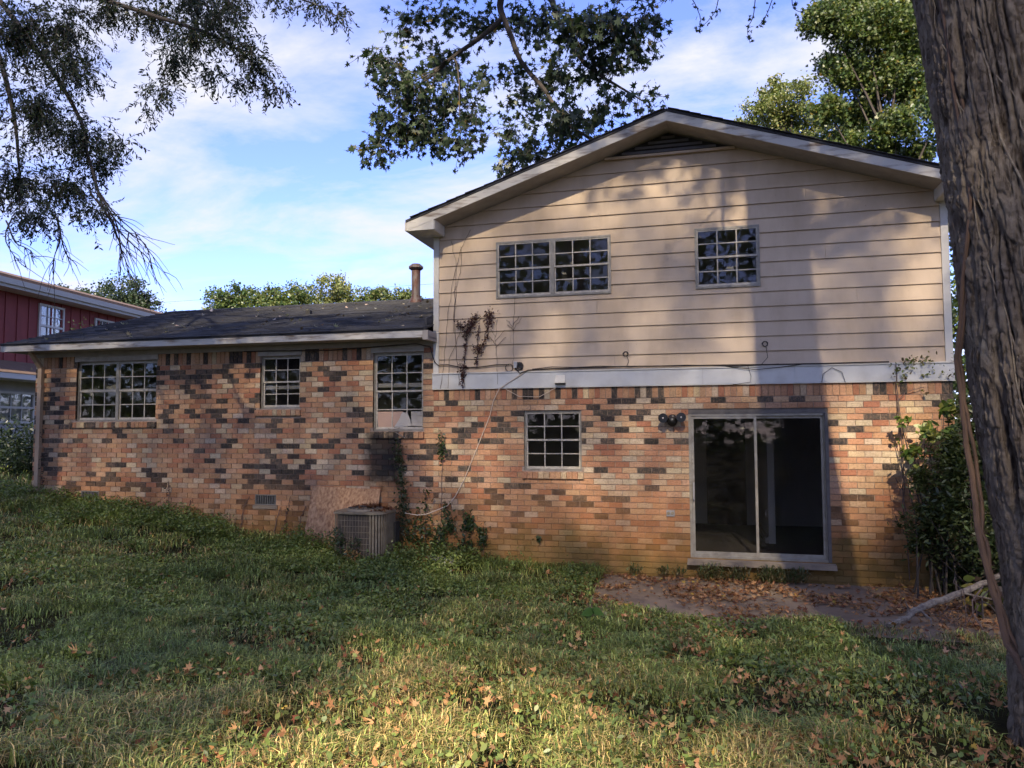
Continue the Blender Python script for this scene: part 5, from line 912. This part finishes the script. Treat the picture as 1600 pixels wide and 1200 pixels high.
cw_ = MB(); cw_.tube([(-2.33, -.055, 2.66), (-2.55, -.05, 2.53), (-2.705, -.05, 2.43), (-2.80, -.02, 2.25), (-2.853, -.015, 2.04), (-3.05, -.012, 1.57), (-3.249, -.015, 1.10), (-3.378, -.03, .86), (-3.498, -.06, .71), (-3.62, -.08, .66), (-3.821, -.10, .58), (-3.95, -.12, .57), (-4.13, -.16, .60)], .0068, 6)
cw_.tube([(-2.60, -.045, 2.43), (-2.4, -.03, 2.32), (-2.1, -.03, 2.31), (-1.85, -.04, 2.44)], .0045, 5)
obj('thermostat_wire', cw_.mesh('thermostat_wire', 'cable_white'), None, 'pale cable slanting down the brick from the white band to the condenser', 'cable')
pl = MB(); pl.tube([(-60 + i * 2.5, 30, POWZ(-60 + i * 2.5)) for i in range(41)], .008, 5); obj('power_line', pl.mesh('power_line', 'cable_black'), None, 'thin power line crossing the sky behind the flue pipe', 'power line')

# condenser ----------------------------------------------------------------
ac = thing('air_conditioner', 'old square outdoor condenser unit with wire guard, standing in weeds below the stained brick', 'air conditioner', (-4.64, -.43, -.1))
ax0, ax1, ay0, ay1, az0, az1 = -5.03, -4.25, -.74, -.14, -.10, .63
def rr_poly(x0, x1, y0, y1, r, n=5):
    o = []
    for cx, cy, a0 in ((x1 - r, y1 - r, 0), (x0 + r, y1 - r, 90), (x0 + r, y0 + r, 180), (x1 - r, y0 + r, 270)):
        o += [(cx + r * math.cos(R(a0 + 90 * i / n)), cy + r * math.sin(R(a0 + 90 * i / n))) for i in range(n + 1)]
    return o
def slabp(mb, poly, z0, z1):
    n = len(poly); mb.add([(x, y, z0) for x, y in poly] + [(x, y, z1) for x, y in poly], [tuple(range(n - 1, -1, -1)), tuple(range(n, 2 * n))] + [(i, (i + 1) % n, (i + 1) % n + n, i + n) for i in range(n)])
c_ = MB(); slabp(c_, rr_poly(ax0 + .02, ax1 - .02, ay0 + .02, ay1 - .02, .17, 9), az0, az1); obj('coil', c_.mesh('coil', 'unit_fins', False), ac)
c_ = MB(); slabp(c_, rr_poly(ax0 - .025, ax1 + .025, ay0 - .03, ay1 + .02, .19, 9), az1 + .001, az1 + .020); slabp(c_, rr_poly(ax0 + .0, ax1 + .0, ay0 - .005, ay1 - .005, .17, 9), az1 + .0205, az1 + .034); top = obj('top_panel', c_.mesh('top_panel', 'unit_metal'), ac)
cxm, cym = (ax0 + ax1) / 2, (ay0 + ay1) / 2
obj('fan_shroud', MB().lathe([(.265, az1 + .035), (.255, az1 + .060), (.20, az1 + .075), (.10, az1 + .082), (.02, az1 + .083)], cxm, cym, 28).mesh('fan_shroud', 'unit_metal'), top)
f_ = MB()
for k in range(20): a = 2 * math.pi * k / 20; f_.tube([(cxm + .09 * math.cos(a), cym + .09 * math.sin(a), az1 + .088), (cxm + .25 * math.cos(a), cym + .25 * math.sin(a), az1 + .070)], .004, 4)
f_.box(cxm - .09, cxm + .08, cym - .06, cym + .03, az1 + .084, az1 + .098); obj('fan_grille', f_.mesh('fan_grille', 'unit_dark'), top)
def along(off, r=.17, n=12): return rr_poly(ax0 - off, ax1 + off, ay0 - off, ay1 + off, r + off, n)
gp = along(.004); front = [p for p in gp if p[1] < ay0 + .30 and p[0] < ax1 - .14]
gd = MB()
for i in range(9): z = az0 + .06 + i * .083; gd.tube([(x, y, z) for x, y in front], .003, 4)
xs_ = []
acc = 0; last = front[0]
for a_, b_2 in zip(front[:-1], front[1:]):
    L_ = math.hypot(b_2[0] - a_[0], b_2[1] - a_[1]); n_ = max(1, round(L_ / .045))
    for q_ in range(n_):
        if L_ > .02 or random.random() < .45: xs_.append((a_[0] + (b_2[0] - a_[0]) * q_ / n_, a_[1] + (b_2[1] - a_[1]) * q_ / n_))
for x, y in xs_: gd.tube([(x, y - .004, az0 + .02), (x, y - .004, az1 - .01)], .0028, 4)
obj('wire_guard', gd.mesh('wire_guard', 'unit_metal'), ac)
rp = [p for p in along(-.012, .17, 6) if p[0] > ax1 - .19 and p[1] < ay1 - .02]; rp = [p for p in rp if p[1] < ay0 + .2] + [(ax1 + -.012, ay0 + .20 + .042 * i) for i in range(8)]
for k, (x, y) in enumerate(rp):
    t_ = math.atan2(y - (ay0 + .17), x - (ax1 - .17)) if y < ay0 + .17 else 0.0; m_ = MB().box(-.006, .010, -.013, .013, az0, az1 - .003).mesh('louver', 'unit_metal')
    m_.transform(Matrix.Translation((x, y, 0)) @ Matrix.Rotation(t_, 4, 'Z')); obj('louver', m_, ac)
obj('service_box', MB().box(ax1 + .003, ax1 + .035, ay1 - .16, ay1 - .02, .18, .48).mesh('service_box', 'unit_dark'), ac)
P = np.stack([rng.uniform(ax0 + .2, ax1, 130), rng.uniform(ay0 + .1, ay1, 130), np.full(130, az1 + .045)], -1); P = P[(rng.uniform(0, 1, 130) < sstep(-4.9, -4.4, P[:, 0])) | (P[:, 1] > -.25)]; P[:, 2] += np.where(np.hypot(P[:, 0] - cxm, P[:, 1] - cym) < .26, .045, 0)
obj('leaf_debris', leaves('leaf_debris', P, .07, STAR, shades(len(P), [(0.20, 0.085, 0.035), (0.12, 0.05, 0.025)]), 'dry_leaf', up=1.2, curl=.9), None, 'brown leaves lying on top of the old condenser', 'leaf litter', kind='stuff')
P = np.concatenate([inblob((-4.90, -.80, .32), .14, 120), inblob((-4.82, -.80, .12), .16, 160), inblob((-4.66, -.80, .02), .15, 120), inblob((-4.62, -.79, .25), .09, 40)]); P[:, 1] = np.minimum(P[:, 1], -.765)
wd = thing('weed', 'leafy weed climbing the wire guard of the condenser', 'weed', (-4.8, -.8, -.1)); obj('leaves', leaves('leaves', P, .055, OVAL, shades(len(P), [(0.05, 0.08, 0.028), (0.035, 0.055, 0.02)]), up=.3), wd); obj('stems', MB().tube([(-4.82, -.79, -.08), (-4.88, -.79, .25), (-4.86, -.785, .5)], .004, 5).tube([(-4.66, -.79, -.08), (-4.68, -.79, .15), (-4.62, -.785, .35)], .004, 5).mesh('stems', 'dry_twig'), wd)
P = inblob((-4.66, -.79, .0), .2, 260, .5, (1, .25, .7)); P[:, 1] = np.minimum(P[:, 1], -.76); obj('dry_debris', leaves('dry_debris', P, .075, OVAL, shades(len(P), [(0.42, 0.27, 0.12), (0.30, 0.17, 0.07)]), 'dry_leaf', curl=.8), None, 'straw-coloured dry leaves heaped against the foot of the condenser', 'leaf litter', kind='stuff')
# OSB sheet leaning on the wall
ob = MB(); pA = [(-5.72, -.030, .955), (-4.58, -.030, .935), (-4.56, -.40, -.12), (-5.70, -.42, -.06)]; nrm = np.array([0, -.94, .33])
ob.add([p for p in pA] + [tuple(np.array(p) + nrm * .014) for p in pA], [(0, 1, 2, 3), (7, 6, 5, 4), (0, 4, 5, 1), (1, 5, 6, 2), (2, 6, 7, 3), (3, 7, 4, 0)])
obj('board', ob.mesh('board', 'osb'), None, 'reddish-brown strand board sheet leaning on the brick behind the condenser', 'board')
# sticks on the broken window sill, cup, scraps
for L, p in (('pale broken stick lying across the sill of the boarded window, pointing down right', [(-4.46, -.05, 1.86), (-4.33, -.07, 1.80), (-4.17, -.06, 1.71)]), ('short pale stick crossing the longer one on the boarded window sill', [(-4.49, -.06, 1.80), (-4.38, -.065, 1.835), (-4.26, -.05, 1.87)])):
    obj('stick', MB().tube(p, [.007, .008, .005], 6).mesh('stick', 'lichen_bark'), None, L, 'stick')
cg = float(ground_z(-4.05, -.55)); cup = obj('plastic_cup', MB().tube([(-4.08, -.50, cg + .075), (-4.04, -.60, cg + .085), (-4.035, -.612, cg + .086)], [.035, .044, .047], 14).mesh('plastic_cup', 'cup_white', True), None, 'white plastic cup lying in the weeds right of the condenser', 'cup')
obj('clay_shard', MB().tube([(-3.78, -.42, -.04), (-3.70, -.5, -.02)], [.06, .075], 12).mesh('clay_shard', 'pot_orange'), None, 'orange clay pot shard half hidden below the ivy', 'pot shard')
sc = MB()
for x, y in ((-3.5, -.5), (-3.38, -.42), (-3.62, -.4), (-3.3, -.55)):
    z = float(ground_z(x, y)) + .10; q = rng.normal(0, .02, (4, 3)); sc.add([(x - .09 + q[0][0], y - .05, z + q[0][2]), (x + .08, y - .04 + q[1][1], z + q[1][2]), (x + .07, y + .06, z + .05 + q[2][2]), (x - .07, y + .05, z + .04 + q[3][2])], [(0, 1, 2, 3)])
obj('paper_scrap', sc.mesh('paper_scrap', 'paper_white'), None, 'crumpled white paper litter in the weeds beneath the ivy patches', 'litter')
# fallen branch on the patio
fb = MB(); fp_ = [(1.97, -2.25, -.155), (2.18, -2.02, -.11), (2.33, -1.88, -.04), (2.55, -1.72, .0), (2.85, -1.52, .07), (3.1, -1.36, .15), (3.4, -1.15, .24)]
fb.tube(wpath(fp_, .006, 4), [.026 + .012 * (1 - abs(i - 12) / 13) for i in range(25)], 9); fb.tube([(2.18, -2.02, -.11), (2.20, -2.05, 0.0), (2.17, -2.08, .06)], [.012, .008, .004], 6); fb.tube([(2.33, -1.88, -.04), (2.42, -1.98, -.12), (2.4, -2.1, -.17)], [.014, .01, .006], 6); fb.tube([(2.85, -1.52, .07), (3.1, -1.7, .05), (3.25, -1.85, -.05)], [.011, .008, .004], 6)
obj('fallen_branch', fb.mesh('fallen_branch', 'lichen_bark'), None, 'grey lichened fallen branch propped across the patio leaves toward the bush', 'branch')
tb = MB()
for i in range(14):
    p = np.array([2.75 + rng.normal() * .12, -1.95 + rng.normal() * .15, -.16]); q = [p]
    for k in range(5): q.append(q[-1] + rng.normal(size=3) * .06 + np.array([0, 0, .035]))
    tb.tube(q, .004, 4)
tb.tube([(3.0, -1.7, .18), (2.85, -1.85, .06), (2.82, -1.95, -.05), (2.86, -2.1, -.17)], .008, 6)
obj('dead_twigs', tb.mesh('dead_twigs', 'dry_twig'), None, 'tangle of dry twigs on the patio between the fallen branch and the trunk', 'twigs')

# ------------------------------------------------------------------ lawn
def lawn_points(n, x0, x1, y0, y1):
    P = np.stack([rng.uniform(x0, x1, n), rng.uniform(y0, y1, n)], -1)
    z = ground_z(P[:, 0], P[:, 1]); Q = np.column_stack([P, z]); u, v, k = project(Q)
    ok = (k > 1) & (u > -60) & (u < 1660) & (v < 1290) & ~on_patio(P[:, 0], P[:, 1])
    ok &= ~((P[:, 1] > -0.01) & (P[:, 0] > XL) & (P[:, 0] < XR)) & ~((P[:, 0] > ax0) & (P[:, 0] < ax1) & (P[:, 1] > ay0)) & (np.hypot(P[:, 0] - 2.3, P[:, 1] + 5.45) > .52) & ~((P[:, 0] > -1.2) & (P[:, 1] > -2.4) & (P[:, 1] < 0) & (P[:, 0] < 3.4) & on_patio(P[:, 0], P[:, 1]))
    return Q[ok]
def blades(Q, hgt, wid, lean, cols):
    n = len(Q); a = rng.uniform(0, 2 * np.pi, n); dx = np.stack([np.cos(a), np.sin(a), np.zeros(n)], -1); ln = rng.uniform(.15, 1, n)[:, None] * lean
    hh = (hgt * rng.uniform(.45, 1.25, n))[:, None]; sd = np.stack([-np.sin(a), np.cos(a), np.zeros(n)], -1) * (wid * rng.uniform(.6, 1.3, n))[:, None] * .5
    up = np.array([0, 0, 1.0]); tw = rng.uniform(-.5, .5, n)[:, None]; sd2 = sd + dx * tw * np.linalg.norm(sd, axis=1)[:, None]
    m = Q + up * hh * .62 + dx * hh * ln * .45; t = Q + up * hh * (.95 - .45 * ln) + dx * hh * ln * 1.25
    V = np.stack([Q - sd * .7, Q + sd * .7, m + sd2, m - sd2, t], 1); return np_mesh('grass', V, [[0, 1, 2, 3], [3, 2, 4]], cols, 'grass_blade')
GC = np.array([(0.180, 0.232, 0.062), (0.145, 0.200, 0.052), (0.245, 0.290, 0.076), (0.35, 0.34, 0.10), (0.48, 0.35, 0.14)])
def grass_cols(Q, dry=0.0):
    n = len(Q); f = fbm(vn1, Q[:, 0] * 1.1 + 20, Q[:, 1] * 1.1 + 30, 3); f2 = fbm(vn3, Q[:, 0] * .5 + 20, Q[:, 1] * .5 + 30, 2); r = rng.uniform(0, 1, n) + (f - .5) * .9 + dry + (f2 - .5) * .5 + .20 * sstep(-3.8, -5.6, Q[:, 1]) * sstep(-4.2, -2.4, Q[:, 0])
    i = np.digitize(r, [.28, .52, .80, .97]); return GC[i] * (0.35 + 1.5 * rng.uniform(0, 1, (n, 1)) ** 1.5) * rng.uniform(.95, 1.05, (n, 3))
Qn = lawn_points(430000, -7.5, 3.2, -7.6, -2.4); Qm = lawn_points(300000, -13.5, 2.0, -4.6, 0.0); Qf = lawn_points(60000, -26, -11.2, -4, 8)
dens = lambda Q: fbm(vn2, Q[:, 0] * 2.2 + 50, Q[:, 1] * 2.2 + 50, 3)
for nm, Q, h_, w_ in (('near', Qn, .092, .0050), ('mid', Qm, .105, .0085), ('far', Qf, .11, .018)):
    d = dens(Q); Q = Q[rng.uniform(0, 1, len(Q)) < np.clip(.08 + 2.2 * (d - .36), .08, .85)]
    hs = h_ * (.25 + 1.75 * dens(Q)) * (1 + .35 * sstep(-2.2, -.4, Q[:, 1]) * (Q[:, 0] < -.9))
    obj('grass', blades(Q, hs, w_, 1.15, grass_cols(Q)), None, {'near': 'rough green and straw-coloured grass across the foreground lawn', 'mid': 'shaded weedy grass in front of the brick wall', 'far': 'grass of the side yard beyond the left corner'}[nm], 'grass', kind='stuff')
# broadleaf weeds
Q = np.concatenate([lawn_points(80000, -12, -1.2, -1.8, 0), lawn_points(45000, -11, 1.5, -4.5, -1.2), lawn_points(9000, -5, 2, -7.3, -4.2)]); f = fbm(vn4, Q[:, 0] * 1.5 + 9, Q[:, 1] * 1.5 + 9, 3); Q = Q[rng.uniform(0, 1, len(Q)) < sstep(.30, .60, f)]
nearw = sstep(-1.6, -.2, Q[:, 1]) * (Q[:, 0] < -1.4); Q[:, 2] += rng.uniform(.03, .11, len(Q)) + nearw * rng.uniform(0, .22, len(Q)) * (.4 + 1.2 * fbm(vn1, Q[:, 0] * 2 + 60, Q[:, 1] * 2 + 60, 2))
obj('weeds', leaves('weeds', Q, .043, OVAL * np.array([1.5, 1, 1]), shades(len(Q), [(0.155, 0.200, 0.050), (0.112, 0.155, 0.040), (0.21, 0.245, 0.062)], .4), 'leaf', up=.6, curl=.3), None, 'low broad-leaved weeds thick against the foot of the brick wall', 'weeds', kind='stuff')
# weeds under the door sill
P = np.concatenate([inblob((x, -.17, -.10), r, n, .5, (1.3, .35, .8)) for x, r, n in ((.28, .16, 260), (.62, .12, 120), (1.05, .17, 300), (1.35, .13, 160), (-.35, .08, 60), (-.75, .1, 70), (-.15, .07, 40))]); P = P[(P[:, 2] > -.19) & (P[:, 1] < -.03)]; P[:, 2] = np.minimum(P[:, 2], .05)
Q = P.copy(); obj('sill_weeds', blades(Q, np.full(len(Q), .085), .012, 1.6, shades(len(Q), [(0.06, 0.09, 0.03), (0.13, 0.15, 0.06), (0.20, 0.15, 0.07)])), None, 'tufts of grass growing out from under the sliding door sill', 'weeds', kind='stuff')
# broad-leaved seedling on the lawn
sp_ = thing('seedling', 'small broad-leaved seedling standing alone in the shaded lawn', 'seedling', (-.93, -2.9, float(ground_z(-.93, -2.9))))
gz = float(ground_z(-.93, -2.9)); st = MB().tube([(-.93, -2.9, gz), (-.93, -2.9, gz + .10), (-.93, -2.9, gz + .17)], .004, 5); obj('stem', st.mesh('stem', 'dry_twig'), sp_)
for i in range(4):
    a = i * 1.6 + .4; d = np.array([[math.cos(a), math.sin(a), -.55]]); obj('leaf', leaves('leaf', np.array([[-.93 + .05 * math.cos(a), -2.9 + .05 * math.sin(a), gz + .15]]), .15, BROAD, np.array([[0.08, 0.16, 0.045]]), rot=dirrot(d)), sp_)
# fallen leaves
LC = [(0.42, 0.22, 0.10), (0.33, 0.165, 0.072), (0.23, 0.115, 0.055), (0.50, 0.30, 0.14), (0.14, 0.055, 0.03), (0.50, 0.34, 0.07)]
n = 9500; P = np.stack([rng.uniform(-1.5, 4.3, n), rng.uniform(-2.65, -.06, n)], -1); f = fbm(vn1, P[:, 0] * 2.0 + 3, P[:, 1] * 3.2 + 3, 3)
band = np.exp(-((P[:, 1] + .75 + .12 * P[:, 0]) / .40) ** 2); P = P[rng.uniform(0, 1, n) < np.clip(sstep(.42, .62, f) * .75 + .55 * band * sstep(.3, .55, f) + .05 + .35 * sstep(1.9, 2.8, P[:, 0]), 0, 1)]
P3 = np.column_stack([P, np.full(len(P), -.175) + rng.uniform(0, .022, len(P))])
obj('patio_leaves', leaves('patio_leaves', P3, .062, STAR, shades(len(P3), LC, .25, [5, 5, 4, 1.5, 3, .4]), 'dry_leaf', up=2.6, curl=.7), None, 'brown curled leaves drifted over the patio slab', 'leaf litter', kind='stuff')
Q = lawn_points(19000, -11, 2.5, -7.4, -.4); wq = .10 + .55 * sstep(-3, -.5, Q[:, 0]) + .5 * sstep(-4.2, -6, Q[:, 1]) * sstep(-5, -2.5, Q[:, 0]); f = fbm(vn3, Q[:, 0] * 1.3 + 7, Q[:, 1] * 1.3 + 7, 2); Q = Q[rng.uniform(0, 1, len(Q)) < np.clip(wq * (.3 + 2.0 * (f - .3)), 0, 1)]; Q[:, 2] += rng.uniform(.045, .095, len(Q))
hq = rng.uniform(0, 1, len(Q)) < .45
for k_, T_, sz_, lb in ((hq, STAR, .062, 'orange and yellow lobed leaves scattered through the lawn grass'), (~hq, BROAD, .050, 'small curled brown leaf fragments among the lawn grass')):
    obj('lawn_leaves', leaves('lawn_leaves', Q[k_], sz_, T_, shades(int(k_.sum()), LC, .35, [6, 3.5, 2, 5, 2, .8]), 'dry_leaf', up=.7, curl=1.4), None, lb, 'leaf litter', kind='stuff')
# roof debris
n = 190; yy = rng.uniform(-.3, 3.4, n); xx = rng.uniform(-11, -3.9, n) ; kx = rng.uniform(0, 1, n) < .35 + .6 * sstep(-7, -4, xx); P = np.stack([xx, yy, [wz(y) + .025 for y in yy]], -1)[kx]
obj('roof_leaves', leaves('roof_leaves', P, .09, STAR, shades(len(P), [(0.62, 0.55, 0.45), (0.45, 0.36, 0.26), (0.12, 0.08, 0.05)]), 'dry_leaf', up=2.0, curl=.8), None, 'pale dry leaves and bits scattered on the dark wing roof', 'leaf litter', kind='stuff')
